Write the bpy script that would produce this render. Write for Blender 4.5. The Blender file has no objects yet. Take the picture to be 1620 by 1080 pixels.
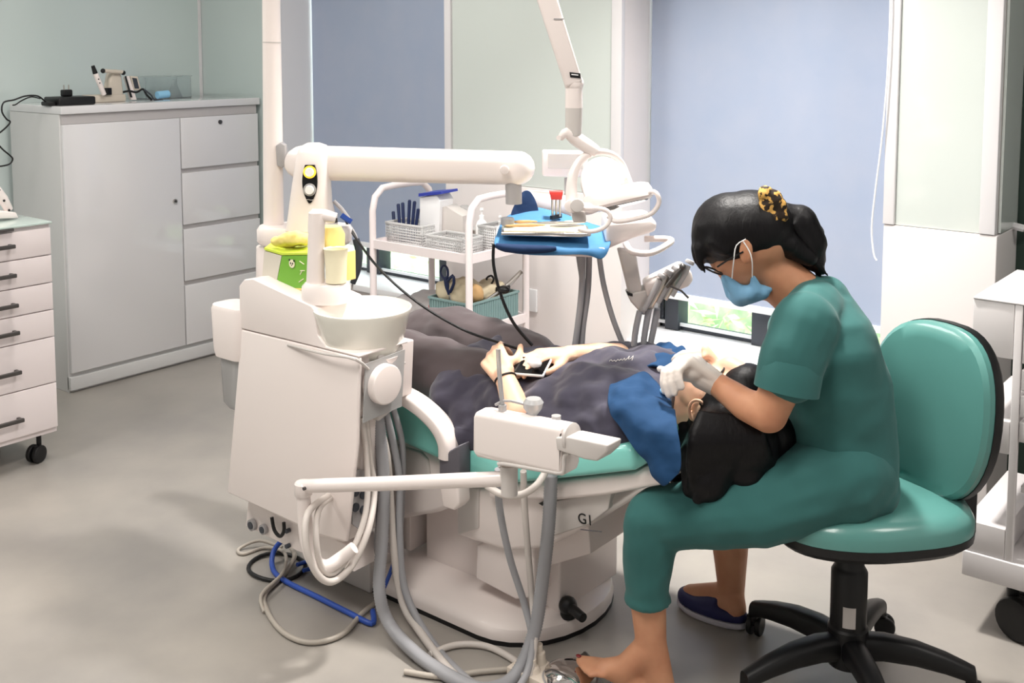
import bpy, bmesh, math, random
from mathutils import Vector, Matrix, noise
random.seed(7)
S = bpy.context.scene
PI = math.pi

# ------------------------------------------------------------------ camera
YAW, PITCH, FPX, PY0, CH = 0.6755, 0.09005, 1700.0, 225.7, 1.5
cd = bpy.data.cameras.new('camera'); cam = bpy.data.objects.new('camera', cd)
S.collection.objects.link(cam); S.camera = cam
cd.sensor_width = 36.0; cd.lens = 36.0*FPX/1620.0; cd.shift_y = -(540.0-PY0)/1620.0
cd.clip_start = 0.05; cd.clip_end = 100
cam.location = (0, 0, CH); cam.rotation_euler = (PI/2-PITCH, 0, YAW)

# ------------------------------------------------------------------ world and lights
W = bpy.data.worlds.new('world'); S.world = W; W.use_nodes = True
bg = W.node_tree.nodes['Background']; bg.inputs[0].default_value = (0.86, 0.93, 1.0, 1); bg.inputs[1].default_value = 5.0
S.view_settings.view_transform = 'Standard'; S.view_settings.look = 'None'
S.view_settings.gamma = 1; S.view_settings.use_curve_mapping = False
S.view_settings.exposure = 0.47
def area(name, loc, size, power, col=(1, 0.96, 0.91), target=None, sy=None, spread=180):
    l = bpy.data.lights.new(name, 'AREA'); l.energy = power; l.size = size; l.color = col; l.spread = math.radians(spread)
    if sy: l.shape = 'RECTANGLE'; l.size_y = sy
    o = bpy.data.objects.new(name, l); S.collection.objects.link(o); o.location = loc
    if target: o.rotation_euler = (Vector(target)-Vector(loc)).to_track_quat('-Z', 'Y').to_euler()
    return o
# x, y, size x, size y, watts, spread
PANELS = [(-1.45, 2.60, 0.20, 0.20, 23, 100), (-2.9, 2.1, 0.6, 0.6, 13, 170), (-1.2, 0.6, 0.6, 1.2, 22, 170), (-3.4, 0.4, 0.6, 0.6, 22, 170), (0.4, 2.2, 0.6, 0.6, 10, 170)]
ZC = 2.75
for i, (x, y, sx, sy, p, spr) in enumerate(PANELS):
    area('ceiling_lamp', (x, y, ZC-0.06), sx, p, sy=sy, spread=spr)

# ------------------------------------------------------------------ helpers
Fh = Vector((-math.sin(YAW), math.cos(YAW), 0)); Rv = Vector((math.cos(YAW), math.sin(YAW), 0)); Zv = Vector((0, 0, 1))
Fv = Fh*math.cos(PITCH) - Zv*math.sin(PITCH); Uv = Fh*math.sin(PITCH) + Zv*math.cos(PITCH)
C0 = Vector((0, 0, CH))
def ray(x, y): return Fv + Rv*((x-810)/FPX) - Uv*((y-PY0)/FPX)
def PX(x, y, X): d = ray(x, y); return C0 + d*(X/d.x)       # the point seen there on the plane X = const
def PY(x, y, Y): d = ray(x, y); return C0 + d*(Y/d.y)
def PZ(x, y, z): d = ray(x, y); return C0 + d*((z-CH)/d.z)
def PD(x, y, D): d = ray(x, y); return C0 + d*(D/(d.dot(Fh)))  # at level distance D
V = Vector
def lin(c): c /= 255.0; return c/12.92 if c <= 0.04045 else ((c+0.055)/1.055)**2.4
def col(r, g, b): return (lin(r), lin(g), lin(b), 1)
MATS = {}
def mat(name, rgb, rough=0.5, metal=0, spec=0.5, coat=0, trans=0, alpha=1, bump=None, var=None, emit=None, sheen=0, ior=1.45, sss=0):
    m = bpy.data.materials.new(name); m.use_nodes = True; nt = m.node_tree; b = nt.nodes['Principled BSDF']
    b.inputs['Base Color'].default_value = col(*rgb); b.inputs['Roughness'].default_value = rough
    b.inputs['Metallic'].default_value = metal; b.inputs['Specular IOR Level'].default_value = spec
    b.inputs['Coat Weight'].default_value = coat; b.inputs['Coat Roughness'].default_value = 0.08
    b.inputs['Transmission Weight'].default_value = trans; b.inputs['IOR'].default_value = ior
    b.inputs['Alpha'].default_value = alpha; b.inputs['Sheen Weight'].default_value = sheen
    if sss:
        b.inputs['Subsurface Weight'].default_value = sss; b.inputs['Subsurface Radius'].default_value = (0.02, 0.008, 0.004); b.inputs['Subsurface Scale'].default_value = 0.5
    if emit: b.inputs['Emission Color'].default_value = col(*emit[:3]); b.inputs['Emission Strength'].default_value = emit[3]
    tc = nt.nodes.new('ShaderNodeTexCoord')
    def nz(scale, detail=3, stretch=None, dist=0):
        n = nt.nodes.new('ShaderNodeTexNoise'); n.inputs['Scale'].default_value = scale; n.inputs['Detail'].default_value = detail; n.inputs['Distortion'].default_value = dist
        if stretch:
            mp = nt.nodes.new('ShaderNodeMapping'); mp.inputs['Scale'].default_value = stretch; nt.links.new(tc.outputs['Object'], mp.inputs[0]); nt.links.new(mp.outputs[0], n.inputs['Vector'])
        else: nt.links.new(tc.outputs['Object'], n.inputs['Vector'])
        return n
    if var:   # (rgb2, scale, detail, lo, hi[, stretch])
        n = nz(var[1], var[2], var[5] if len(var) > 5 else None)
        r = nt.nodes.new('ShaderNodeMapRange'); r.inputs[1].default_value = var[3]; r.inputs[2].default_value = var[4]
        mx = nt.nodes.new('ShaderNodeMix'); mx.data_type = 'RGBA'; mx.inputs[6].default_value = col(*rgb); mx.inputs[7].default_value = col(*var[0])
        nt.links.new(n.outputs['Fac'], r.inputs[0]); nt.links.new(r.outputs[0], mx.inputs[0]); nt.links.new(mx.outputs[2], b.inputs['Base Color'])
    if bump:  # (scale, strength, distance, detail[, stretch])
        n = nz(bump[0], bump[3], bump[4] if len(bump) > 4 else None)
        bp = nt.nodes.new('ShaderNodeBump'); bp.inputs['Strength'].default_value = bump[1]; bp.inputs['Distance'].default_value = bump[2]
        nt.links.new(n.outputs['Fac'], bp.inputs['Height']); nt.links.new(bp.outputs[0], b.inputs['Normal'])
    MATS[name] = m; return m

ABS = {}
class MB:
    def __init__(s): s.bm = bmesh.new(); s.m = 0
    def _f(s, vs):
        try: f = s.bm.faces.new(vs); f.material_index = s.m; return f
        except ValueError: return None
    def box(s, a, b, rot=None, c=None):
        a, b = V(a), V(b); vs = []
        for z in (a.z, b.z):
            for x, y in ((a.x, a.y), (b.x, a.y), (b.x, b.y), (a.x, b.y)):
                p = V((x, y, z))
                if rot is not None: cc = V(c) if c is not None else (a+b)/2; p = rot @ (p-cc) + cc
                vs.append(s.bm.verts.new(p))
        for q in ((3, 2, 1, 0), (4, 5, 6, 7), (0, 1, 5, 4), (1, 2, 6, 5), (2, 3, 7, 6), (3, 0, 4, 7)): s._f([vs[i] for i in q])
        return s
    def prism(s, pts, vec):
        vec = V(vec); a = [s.bm.verts.new(p) for p in pts]; b = [s.bm.verts.new(V(p)+vec) for p in pts]; n = len(pts)
        s._f(a[::-1]); s._f(b)
        for i in range(n): s._f([a[i], a[(i+1) % n], b[(i+1) % n], b[i]])
        return s
    def rings(s, rings, cap=True, closed=False):
        R = [[s.bm.verts.new(p) for p in r] for r in rings]; n = len(R[0])
        pairs = list(zip(R, R[1:])) + ([(R[-1], R[0])] if closed else [])
        for a, b in pairs:
            for i in range(n): s._f([a[i], a[(i+1) % n], b[(i+1) % n], b[i]])
        if cap and not closed: s._f(R[0][::-1]); s._f(R[-1])
        return s
    def loft(s, secs, n=24, rnd=False, e=2.0):   # secs: (centre, u axis*radius, v axis*radius)
        rr = []
        for c, u, v in secs:
            c, u, v = V(c), V(u), V(v); r = []
            for i in range(n):
                t = 2*PI*i/n; ct, st = math.cos(t), math.sin(t)
                r.append(c + u*math.copysign(abs(ct)**(2/e), ct) + v*math.copysign(abs(st)**(2/e), st))
            rr.append(r)
        return s.rings(rr)
    def tube(s, pts, r, n=12, closed=False, sp=0):
        pts = [V(p) for p in pts]; rs = list(r) if hasattr(r, '__len__') else [r]*len(pts)
        if sp: pts, rs = spline(pts, rs, sp, closed)
        up = None; rr = []; N = len(pts)
        for i, p in enumerate(pts):
            a = pts[i-1] if (i or closed) else p; b = pts[(i+1) % N] if (i < N-1 or closed) else p
            t = (b-a).normalized()
            if up is None: up = t.orthogonal().normalized()
            up = (up - t*up.dot(t)).normalized(); w = t.cross(up)
            rr.append([p + (up*math.cos(2*PI*k/n) + w*math.sin(2*PI*k/n))*rs[i] for k in range(n)])
        return s.rings(rr, closed=closed)
    def cyl(s, a, b, r0, r1=None, n=24): return s.tube([a, b], [r0, r0 if r1 is None else r1], n)
    def cap(s, a, b, r0, r1=None, n=14):          # a tapered limb with round ends
        a, b = V(a), V(b); r1 = r0 if r1 is None else r1; t = (b-a).normalized(); p = []; r = []
        for k in range(5): an = PI/2*k/4.5; p.append(a - t*r0*math.cos(an)); r.append(max(r0*math.sin(an), r0*0.05))
        p.append(a); r.append(r0); p.append(b); r.append(r1)
        for k in range(4, -1, -1): an = PI/2*k/4.5; p.append(b + t*r1*math.cos(an)); r.append(max(r1*math.sin(an), r1*0.05))
        return s.tube(p, r, n)
    def chain(s, pts, rs, n=14):
        for i in range(len(pts)-1): s.cap(pts[i], pts[i+1], rs[i], rs[i+1], n)
        return s
    def ell(s, c, r, rot=None, n=20, m=12, q=None):
        c = V(c); r = (r, r, r) if not hasattr(r, '__len__') else r; rr = []
        for j in range(m+1):
            ph = -PI/2 + PI*j/m; ph = max(-PI/2+0.02, min(PI/2-0.02, ph)); ring = []
            for i in range(n):
                t = 2*PI*i/n; d = V((r[0]*math.cos(ph)*math.cos(t), r[1]*math.cos(ph)*math.sin(t), r[2]*math.sin(ph)))
                if rot is not None: d = rot @ d
                ring.append(c+d)
            rr.append(ring)
        return s.rings(rr)
    def lathe(s, c, prof, n=32, ax=None, cap=True):   # prof: (radius, height)
        c = V(c); ax = V(ax or (0, 0, 1)).normalized(); u = ax.orthogonal().normalized(); w = ax.cross(u)
        return s.rings([[c + ax*h + (u*math.cos(2*PI*i/n) + w*math.sin(2*PI*i/n))*max(r, 1e-4) for i in range(n)] for r, h in prof], cap=cap)
    def build(s, name, mats, parent=None, bev=0, sub=0, sharp=38, mods=None, **tags):
        me = bpy.data.meshes.new(name)
        bmesh.ops.remove_doubles(s.bm, verts=s.bm.verts, dist=1e-6)
        bmesh.ops.recalc_face_normals(s.bm, faces=s.bm.faces)
        return finish(name, me, s.bm, mats, parent, bev, sub, sharp, mods, tags)
def spline(pts, rs, k, closed=False):
    P = []; Q = []; N = len(pts)
    for i in range(N if closed else N-1):
        g = lambda j: j % N if closed else max(0, min(N-1, j))
        a, b, c, d = (pts[g(i+j)] for j in (-1, 0, 1, 2)); ra, rb = rs[g(i)], rs[g(i+1)]
        for q in range(k):
            t = q/k
            P.append(0.5*((2*b) + (c-a)*t + (2*a-5*b+4*c-d)*t*t + (-a+3*b-3*c+d)*t**3)); Q.append(ra+(rb-ra)*t)
    if not closed: P.append(pts[-1]); Q.append(rs[-1])
    return P, Q
def finish(name, me, bm, mats, parent, bev, sub, sharp, mods, tags):
    o = bpy.data.objects.new(name, me); S.collection.objects.link(o)
    if parent is not None:
        off = ABS[parent]; o.parent = parent
    else:
        xs = [v.co for v in bm.verts]; off = V(((min(v.x for v in xs)+max(v.x for v in xs))/2, (min(v.y for v in xs)+max(v.y for v in xs))/2, min(v.z for v in xs))); o.location = off
    ABS[o] = off
    for v in bm.verts: v.co -= off
    bm.to_mesh(me); bm.free()
    for m in (mats if isinstance(mats, (list, tuple)) else [mats]): me.materials.append(MATS[m])
    for p in me.polygons: p.use_smooth = True
    if bev:
        b = o.modifiers.new('bevel', 'BEVEL'); b.width = bev; b.segments = 3; b.limit_method = 'ANGLE'; b.angle_limit = 0.6; b.harden_normals = False
    if sub: b = o.modifiers.new('sub', 'SUBSURF'); b.levels = sub; b.render_levels = sub
    if mods:
        for kind, kw in mods:
            b = o.modifiers.new(kind.lower(), kind)
            for k, v in kw.items(): setattr(b, k, v)
    if bev or sub or mods:
        dg = bpy.context.evaluated_depsgraph_get(); dg.update()
        nm = bpy.data.meshes.new_from_object(o.evaluated_get(dg)); o.modifiers.clear(); o.data = nm; me = nm
        for p in me.polygons: p.use_smooth = True
    if sharp: me.set_sharp_from_angle(angle=math.radians(sharp))
    for k, v in tags.items(): o[k] = v
    return o
def blob(mb, name, m, parent=None, vox=0.008, it=6, fac=0.6, fold=None, **tags):
    mods = [('REMESH', dict(mode='VOXEL', voxel_size=vox, use_smooth_shade=True)), ('SMOOTH', dict(factor=fac, iterations=it))]
    if fold:
        tx = bpy.data.textures.new(name+'_folds', 'CLOUDS'); tx.noise_scale = fold[0]; tx.noise_depth = 1
        mods.append(('DISPLACE', dict(texture=tx, strength=fold[1], mid_level=0.5, texture_coords='LOCAL')))
    return mb.build(name, m, parent, sharp=0, mods=mods, **tags)
def thing(name, label, cat, loc, group=None):
    o = bpy.data.objects.new(name, None); S.collection.objects.link(o); o.empty_display_size = 0.05
    o.location = V(loc); ABS[o] = V(loc); o['label'] = label; o['category'] = cat
    if group: o['group'] = group
    return o
def copy_thing(root, loc, label=None):
    r = root.copy(); S.collection.objects.link(r); r.location = V(loc); ABS[r] = V(loc)
    if label: r['label'] = label
    for ch in list(root.children):
        c = ch.copy(); S.collection.objects.link(c); c.parent = r
        for g in list(ch.children): d = g.copy(); S.collection.objects.link(d); d.parent = c
    return r
def sheet(name, grid, m, parent=None, thick=0.003, sub=3, wob=0, wsc=12, **tags):
    bm = bmesh.new(); R = [[bm.verts.new(V(p)) for p in r] for r in grid]
    for a, b in zip(R, R[1:]):
        for i in range(len(a)-1): bm.faces.new([a[i], a[i+1], b[i+1], b[i]])
    mods = [('SUBSURF', dict(levels=sub+1, render_levels=sub+1))]
    if wob:
        tx = bpy.data.textures.new(name+'_folds', 'CLOUDS'); tx.noise_scale = 1.0/wsc; tx.noise_depth = 1
        mods.append(('DISPLACE', dict(texture=tx, strength=wob, mid_level=0.5, texture_coords='LOCAL')))
    mods.append(('SOLIDIFY', dict(thickness=thick, offset=0)))
    me = bpy.data.meshes.new(name)
    return finish(name, me, bm, m, parent, 0, 0, 0, mods, tags)
def text(name, body, m, parent, loc, xdir, ydir, size, depth=0.0006, **tags):
    cu = bpy.data.curves.new(name, 'FONT'); cu.body = body; cu.size = size; cu.extrude = depth; cu.align_x = 'CENTER'; cu.align_y = 'CENTER'
    t = bpy.data.objects.new(name+'_src', cu); S.collection.objects.link(t)
    dg = bpy.context.evaluated_depsgraph_get(); dg.update(); me = bpy.data.meshes.new_from_object(t.evaluated_get(dg)); bpy.data.objects.remove(t)
    x, y = V(xdir).normalized(), V(ydir).normalized(); z = x.cross(y).normalized(); y = z.cross(x)
    M = Matrix((x, y, z)).transposed()
    for v in me.vertices: v.co = M @ v.co + V(loc) - ABS[parent]
    o = bpy.data.objects.new(name, me); S.collection.objects.link(o); o.parent = parent; ABS[o] = ABS[parent]
    me.materials.clear(); me.materials.append(MATS[m])
    return o
X_, Y_, Z_ = V((1, 0, 0)), V((0, 1, 0)), V((0, 0, 1))
def struct(mb, name, m, **k): return mb.build(name, m, None, kind='structure', **k)

# ------------------------------------------------------------------ materials
mat('floor_vinyl', (164, 158, 151), 0.30, var=((140, 136, 132), 2.2, 6, 0.35, 0.7), bump=(60, 0.05, 0.002, 2))
mat('wall_glass_green', (199, 213, 211), 0.12, spec=0.5, coat=0.5, var=((207, 219, 218), 1.1, 2, 0.3, 0.7))
mat('wall_paint', (226, 226, 228), 0.7)
mat('panel_glass', (206, 213, 209), 0.1, coat=0.6)
mat('panel_frame', (228, 226, 228), 0.4)
mat('cladding', (232, 224, 222), 0.45, var=((226, 222, 222), 3, 2, 0.3, 0.7))
mat('sill_white', (240, 240, 242), 0.35)
mat('frame_dark', (58, 62, 70), 0.4)
mat('dark_green', (44, 62, 54), 0.6)
mat('blind_fabric', (171, 181, 202), 0.85, bump=(400, 0.15, 0.001, 2), var=((164, 177, 201), 6, 3, 0.3, 0.7))
mat('window_glass', (245, 250, 250), 0.0, trans=1.0, ior=1.02, spec=0.3)
mat('leaf', (190, 212, 150), 0.7, var=((232, 238, 205), 14, 2, 0.35, 0.65))
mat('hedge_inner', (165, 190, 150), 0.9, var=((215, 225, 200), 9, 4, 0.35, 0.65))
mat('gloss_white', (222, 221, 223), 0.12, coat=0.8)
mat('cab_side', (208, 208, 208), 0.35)
mat('cab_groove', (186, 182, 182), 0.4)
mat('metal', (190, 186, 180), 0.28, metal=1)
mat('chrome', (225, 222, 220), 0.08, metal=1)
mat('dark_metal', (95, 92, 90), 0.35, metal=0.8)
mat('black', (16, 16, 18), 0.45)
mat('black_gloss', (12, 12, 14), 0.15)
mat('pedestal_white', (238, 228, 228), 0.3)
mat('glass_top', (196, 212, 206), 0.08, coat=0.5)
mat('unit_white', (240, 230, 226), 0.28, coat=0.3)
mat('unit_grey', (206, 200, 196), 0.35)
mat('unit_midgrey', (168, 165, 166), 0.4)  # plain mid grey of the small fittings, leads and clips
mat('clear_plastic', (240, 244, 245), 0.06, trans=0.95, ior=1.08)
mat('smoke_plastic', (205, 205, 205), 0.2, trans=0.45, ior=1.3)
mat('hose_grey', (158, 158, 162), 0.45)
mat('hose_light', (212, 204, 198), 0.4)
mat('cable_blue', (48, 84, 176), 0.4)
mat('cable_beige', (176, 168, 158), 0.5)
mat('chair_green', (134, 212, 202), 0.28, coat=0.3, bump=(25, 0.1, 0.004, 2))
mat('stool_green', (88, 142, 136), 0.3, coat=0.3, bump=(14, 0.12, 0.005, 2))
mat('armrest_grey', (98, 96, 104), 0.5)
mat('navy_cloth', (62, 59, 76), 0.85, sheen=0.3, bump=(7, 0.7, 0.03, 3), var=((56, 53, 68), 5, 3, 0.35, 0.65))
mat('brown_cloth', (82, 72, 74), 0.85, sheen=0.2, bump=(6, 0.5, 0.02, 3))
mat('scrub_green', (50, 104, 102), 0.85, sheen=0.1, bump=(7, 0.45, 0.03, 2), var=((47, 99, 97), 5, 3, 0.35, 0.65))
mat('skin_patient', (234, 194, 164), 0.5, sss=0.15, var=((226, 178, 150), 18, 3, 0.35, 0.7))
mat('skin_nurse', (208, 152, 118), 0.5, sss=0.12, var=((192, 134, 102), 14, 3, 0.35, 0.7))
mat('hair_black', (10, 8, 11), 0.5, spec=0.3, bump=(140, 0.35, 0.003, 3, (1, 1, 0.12)))
mat('glove', (226, 216, 208), 0.55, bump=(40, 0.3, 0.004, 2))
mat('mask_blue', (120, 170, 205), 0.7, bump=(30, 0.2, 0.003, 2, (1, 1, 5)))
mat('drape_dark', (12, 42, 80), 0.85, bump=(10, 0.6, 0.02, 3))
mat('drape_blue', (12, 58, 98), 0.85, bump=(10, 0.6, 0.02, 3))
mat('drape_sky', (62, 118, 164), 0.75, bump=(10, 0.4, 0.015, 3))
mat('paper_sky', (150, 205, 238), 0.6)
mat('slipper_navy', (34, 36, 84), 0.6)
mat('slipper_edge', (200, 196, 205), 0.5)
mat('scrunchie', (40, 26, 14), 0.7, var=((228, 178, 96), 75, 2, 0.49, 0.55))
mat('tissue_green', (120, 180, 60), 0.5)
mat('tissue_lime', (205, 225, 80), 0.5)
mat('tissue_side', (216, 210, 196), 0.5)
mat('yellow', (246, 226, 140), 0.6)
mat('cream', (244, 236, 206), 0.5)
mat('lime_bowl', (242, 240, 230), 0.2, coat=0.4)
mat('yellow_glow', (250, 200, 60), 0.4, emit=(255, 205, 70, 0.6))
mat('button_white', (250, 250, 250), 0.3)
mat('red', (214, 62, 56), 0.5)
mat('basket_grey', (206, 206, 206), 0.5)
mat('basket_teal', (128, 156, 156), 0.5)
mat('gauze', (196, 184, 158), 0.9, bump=(40, 0.4, 0.01, 3))
mat('tan', (186, 150, 104), 0.8)
mat('blue_plastic', (48, 62, 160), 0.4)
mat('pen_navy', (28, 40, 78), 0.4)
mat('beige_device', (204, 194, 180), 0.45)
mat('grey_bag', (176, 172, 172), 0.6, bump=(20, 0.5, 0.01, 3))
mat('hub_beige', (222, 210, 196), 0.4)
mat('cart_white', (226, 222, 222), 0.35)
mat('ceiling_white', (240, 240, 240), 0.9)
mat('lamp_diffuser', (255, 255, 250), 0.5, emit=(255, 246, 235, 4))
mat('nail_red', (120, 30, 34), 0.3)
mat('lip', (205, 130, 120), 0.5)
# ------------------------------------------------------------------ the room
XL, YB = -4.81, 3.40            # left wall, front plane of the window wall's piers
XW1, XP1, XW2, XP2, XE = -4.19, -3.09, -2.20, -1.20, -0.865
YW = 3.70
struct(MB().box((-4.95, -2.0, -0.06), (1.6, 3.8, 0)), 'floor', 'floor_vinyl')
struct(MB().box((-4.95, -2.0, ZC), (1.6, 3.9, ZC+0.08)), 'ceiling', 'ceiling_white')
struct(MB().box((XL-0.12, -2.0, 0), (XL, YB+0.3, ZC)), 'wall_left', 'wall_glass_green')
struct(MB().box((1.5, -2.0, 0), (1.6, 3.8, ZC)), 'wall_right', 'wall_paint')
struct(MB().box((-4.95, -2.1, 0), (1.6, -2.0, ZC)), 'wall_front', 'wall_paint')
# wall_back: left pier, low walls below the windows
w = MB(); w.box((XL, YB, 0), (XW1, YW+0.12, ZC)); struct(w, 'wall_back', ['wall_glass_green'])
w = MB().box((XW1-0.001, YB+0.001, 0), (XW1+0.012, YW, ZC)); struct(w, 'trim_1', 'wall_paint')
w = MB(); w.box((XW1+0.012, 3.47, 0), (XP1, YW+0.12, 0.345)); w.box((XW2, 3.47, 0), (XP2, YW+0.12, 0.345)); struct(w, 'wall_back_low', 'cladding')
w = MB(); w.box((XW1+0.012, 3.44, 0.345), (XP1, 3.78, 0.375)); struct(w, 'trim_2', 'sill_white', bev=0.004)
w = MB(); w.box((XW2, 3.44, 0.345), (XP2, 3.78, 0.375)); struct(w, 'trim_3', 'sill_white', bev=0.004)
def pier(n, x0, x1, zc=0.93):
    w = MB(); w.box((x0, YB+0.02, zc), (x1-0.0, YW+0.12, ZC)); w.box((x0+0.0, YB, 0), (x1+0.008, YW+0.12, zc)); struct(w, 'wall_back_pier_%d' % n, 'cladding', bev=0.003)
    g = MB(); g.box((x0+0.035, YB+0.008, zc+0.002), (x1-0.045, YB+0.021, ZC)); struct(g, 'trim_%d' % (n*2+2), 'panel_glass')
    f = MB(); f.box((x0-0.002, YB-0.004, zc+0.002), (x0+0.034, YB+0.021, ZC)); f.box((x1-0.044, YB-0.004, zc+0.002), (x1+0.002, YB+0.021, ZC)); struct(f, 'trim_%d' % (n*2+3), 'panel_frame', bev=0.003)
pier(1, XP1, XW2); pier(2, XP2, XE)
g = MB().box((XE+0.002, YB+0.03, 0.935), (XE+0.01, 3.62, ZC)); struct(g, 'trim_8', 'panel_glass')
g = MB().tube([(XE-0.02, YB+0.19, 0.94), (XE+0.04, YB+0.17, 0.935), (XE+0.05, 3.62, 0.93)], 0.012, 8); struct(g, 'trim_9', 'panel_frame')
struct(MB().box((XE+0.0085, 3.63, 0), (1.5, 3.8, ZC)), 'door_1', 'dark_green')
# a vertical seam strip on the glass clad left wall
struct(MB().box((XL-0.001, YB-0.02, 0), (XL+0.004, YB-0.003, ZC)), 'trim_10', 'panel_frame')
for n, (x0, x1, posts) in enumerate(((XW1+0.012, XP1, (-3.82, -3.33)), (XW2, XP2, (-2.125, -1.735, -1.25)))):
    win = bpy.data.objects.new('window_%d' % (n+1), None); S.collection.objects.link(win); win.location = ((x0+x1)/2, YW, 0.375); ABS[win] = V(win.location); win['kind'] = 'structure'
    f = MB(); f.box((x0, YW-0.01, 0.3755), (x1, YW+0.05, 0.392)); f.box((x0, YW-0.01, ZC-0.08), (x1, YW+0.05, ZC-0.001))
    for k, px in enumerate(posts):
        hw = 0.045 if n == 0 or k == 1 else 0.03
        f.box((px-hw, YW-0.035, 0.376), (px+hw, YW+0.045, ZC-0.002))
    for k in (x0+0.012, x1-0.012): f.box((k-0.012, YW-0.01, 0.376), (k+0.012, YW+0.05, ZC-0.002))
    f.build('window_frame', 'frame_dark', win, bev=0.002)
    MB().box((x0+0.002, YW+0.012, 0.393), (x1-0.002, YW+0.018, ZC-0.081)).build('pane', 'window_glass', win)
    MB().box((x0, YW-0.02, 0.3925), (x1, YW-0.011, 0.405)).build('bead', 'sill_white', win)
# roller blinds
for (x0, x1, lab) in ((XW1+0.02, XP1-0.008, 'blue grey roller blind over the window beside the tall pole, nearly closed'), (XW2+0.01, XP2-0.008, 'pale lavender blue roller blind behind the person in green scrubs')):
    b = thing('roller_blind', lab, 'blind', ((x0+x1)/2, 3.6, 0.53), 'roller blinds in the window wall')
    MB().box((x0, 3.600, 0.545), (x1, 3.603, 2.68)).build('blind_fabric', 'blind_fabric', b)
    MB().box((x0, 3.592, 0.520), (x1, 3.611, 0.545)).build('bottom_rail', 'sill_white', b, bev=0.002)
    MB().cyl((x0, 3.6, 2.70), (x1, 3.6, 2.70), 0.03).build('roller', 'sill_white', b)
c = MB(); c.tube([PY(x, y, 3.38) for x, y in ((1409, -60), (1408, 30), (1403, 130), (1395, 220), (1385, 300), (1379, 360), (1382, 400), (1387, 412))], 0.003, 8, sp=4)
c.build('blind_cord', 'sill_white', label='thin white blind cord hanging in a curve beside the right pier', category='cord')
# wall socket on the pier
t = thing('wall_socket', 'white twin wall socket low on the pier behind the trolley', 'socket', PY(842, 487, YB))
MB().box(PY(833, 490, YB)+V((0, -0.010, 0)), PY(851, 458, YB)+V((0, -0.0015, 0))).build('cover_plate', 'sill_white', t, bev=0.002)
s = MB()
for x, y in ((838, 468), (838, 479)): s.cyl(PY(x, y, YB)+V((0, -0.014, 0)), PY(x, y, YB)+V((0, -0.0095, 0)), 0.005)
s.build('socket_hole', 'frame_dark', t)
# garden hedge beyond the glass
h = MB()
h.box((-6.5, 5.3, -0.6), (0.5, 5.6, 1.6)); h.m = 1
for i in range(5200):
    p = V((random.uniform(-6.3, 0.4), random.uniform(4.7, 5.3), random.uniform(-0.4, 1.55)))
    a = V((random.uniform(-1, 1), random.uniform(-1, 1), random.uniform(-0.6, 1))).normalized(); b = a.orthogonal().normalized()
    L, w_ = random.uniform(0.03, 0.075), random.uniform(0.008, 0.02)
    h._f([h.bm.verts.new(q) for q in (p-a*L, p+b*w_, p+a*L, p-b*w_)])
h.build('hedge', ['hedge_inner', 'leaf'], sharp=0, kind='stuff', label='sunlit green hedge outside, seen through the gaps below the blinds', category='hedge')
struct(MB().box((-9, 3.83, -0.62), (3, 9, -0.6)), 'ground_outside', 'leaf')
# ceiling panels
CL = ['small square ceiling downlight above the patient head', 'square ceiling light panel above the dental unit', 'long ceiling light panel over the open floor', 'square ceiling light panel near the tall cabinet', 'square ceiling light panel above the instrument cart']
for i, (x, y, sx, sy, p, spr) in enumerate(PANELS):
    t = thing('ceiling_light', CL[i], 'ceiling light', (x, y, ZC-0.05), 'ceiling light panels')
    MB().box((x-sx/2-0.02, y-sy/2-0.02, ZC-0.03), (x+sx/2+0.02, y+sy/2+0.02, ZC-0.0005)).build('frame', 'panel_frame', t, bev=0.002)
    MB().box((x-sx/2, y-sy/2, ZC-0.034), (x+sx/2, y+sy/2, ZC-0.0305)).build('diffuser', 'lamp_diffuser', t)

# ------------------------------------------------------------------ tall filing cabinet
XF, CY0, CY1, CZ, XB = -4.32, 2.345, 3.375, 1.243, -4.765
t = thing('filing_cabinet', 'tall glossy white cabinet with one door and four drawers in the far left corner', 'cabinet', ((XF+XB)/2, (CY0+CY1)/2, 0))
MB().box((XB, CY0, 0.0), (XF-0.02, CY1, CZ-0.035)).build('body', 'cab_side', t, bev=0.002)
MB().box((XB, CY0, CZ-0.034), (XF, CY1+0.01, CZ)).build('cabinet_top', 'gloss_white', t, bev=0.003)
MB().box((XF-0.03, CY0, 0.012), (XF-0.002, CY1, 0.07)).build('plinth', 'cab_side', t, bev=0.002)
YD = 2.925
d = MB().box((XF-0.019, CY0+0.006, 0.088), (XF, YD-0.003, 1.165)).build('door', 'gloss_white', t, bev=0.002)
k = MB(); q = V((XF, 2.885, 0.78)); k.cyl(q, q+V((0.006, 0, 0)), 0.011); k.m = 1; k.cyl(q+V((0.006, 0, 0)), q+V((0.009, 0, 0)), 0.006); k.build('lock', ['metal', 'dark_metal'], d)
zt = [1.165, 0.905, 0.64, 0.372, 0.088]
for i in range(4):
    dr = MB().box((XF-0.019, YD+0.003, zt[i+1]+(0.022 if i < 3 else 0)), (XF, CY1-0.004, zt[i]-(0.0 if i else 0))).build('drawer', 'gloss_white', t, bev=0.002)
    MB().box((XF-0.0195, YD+0.003, zt[i+1]), (XF-0.012, CY1-0.004, zt[i+1]+0.021)).build('pull_groove', 'cab_groove', dr)
    if i == 0:
        q = V((XF, 3.145, 1.135)); k = MB(); k.cyl(q, q+V((0.006, 0, 0)), 0.010); k.build('lock', 'dark_metal', dr)
MB().box((XF-0.0195, CY0+0.006, 1.166), (XF-0.012, CY1-0.004, CZ-0.036)).build('top_groove', 'cab_groove', t)

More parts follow.
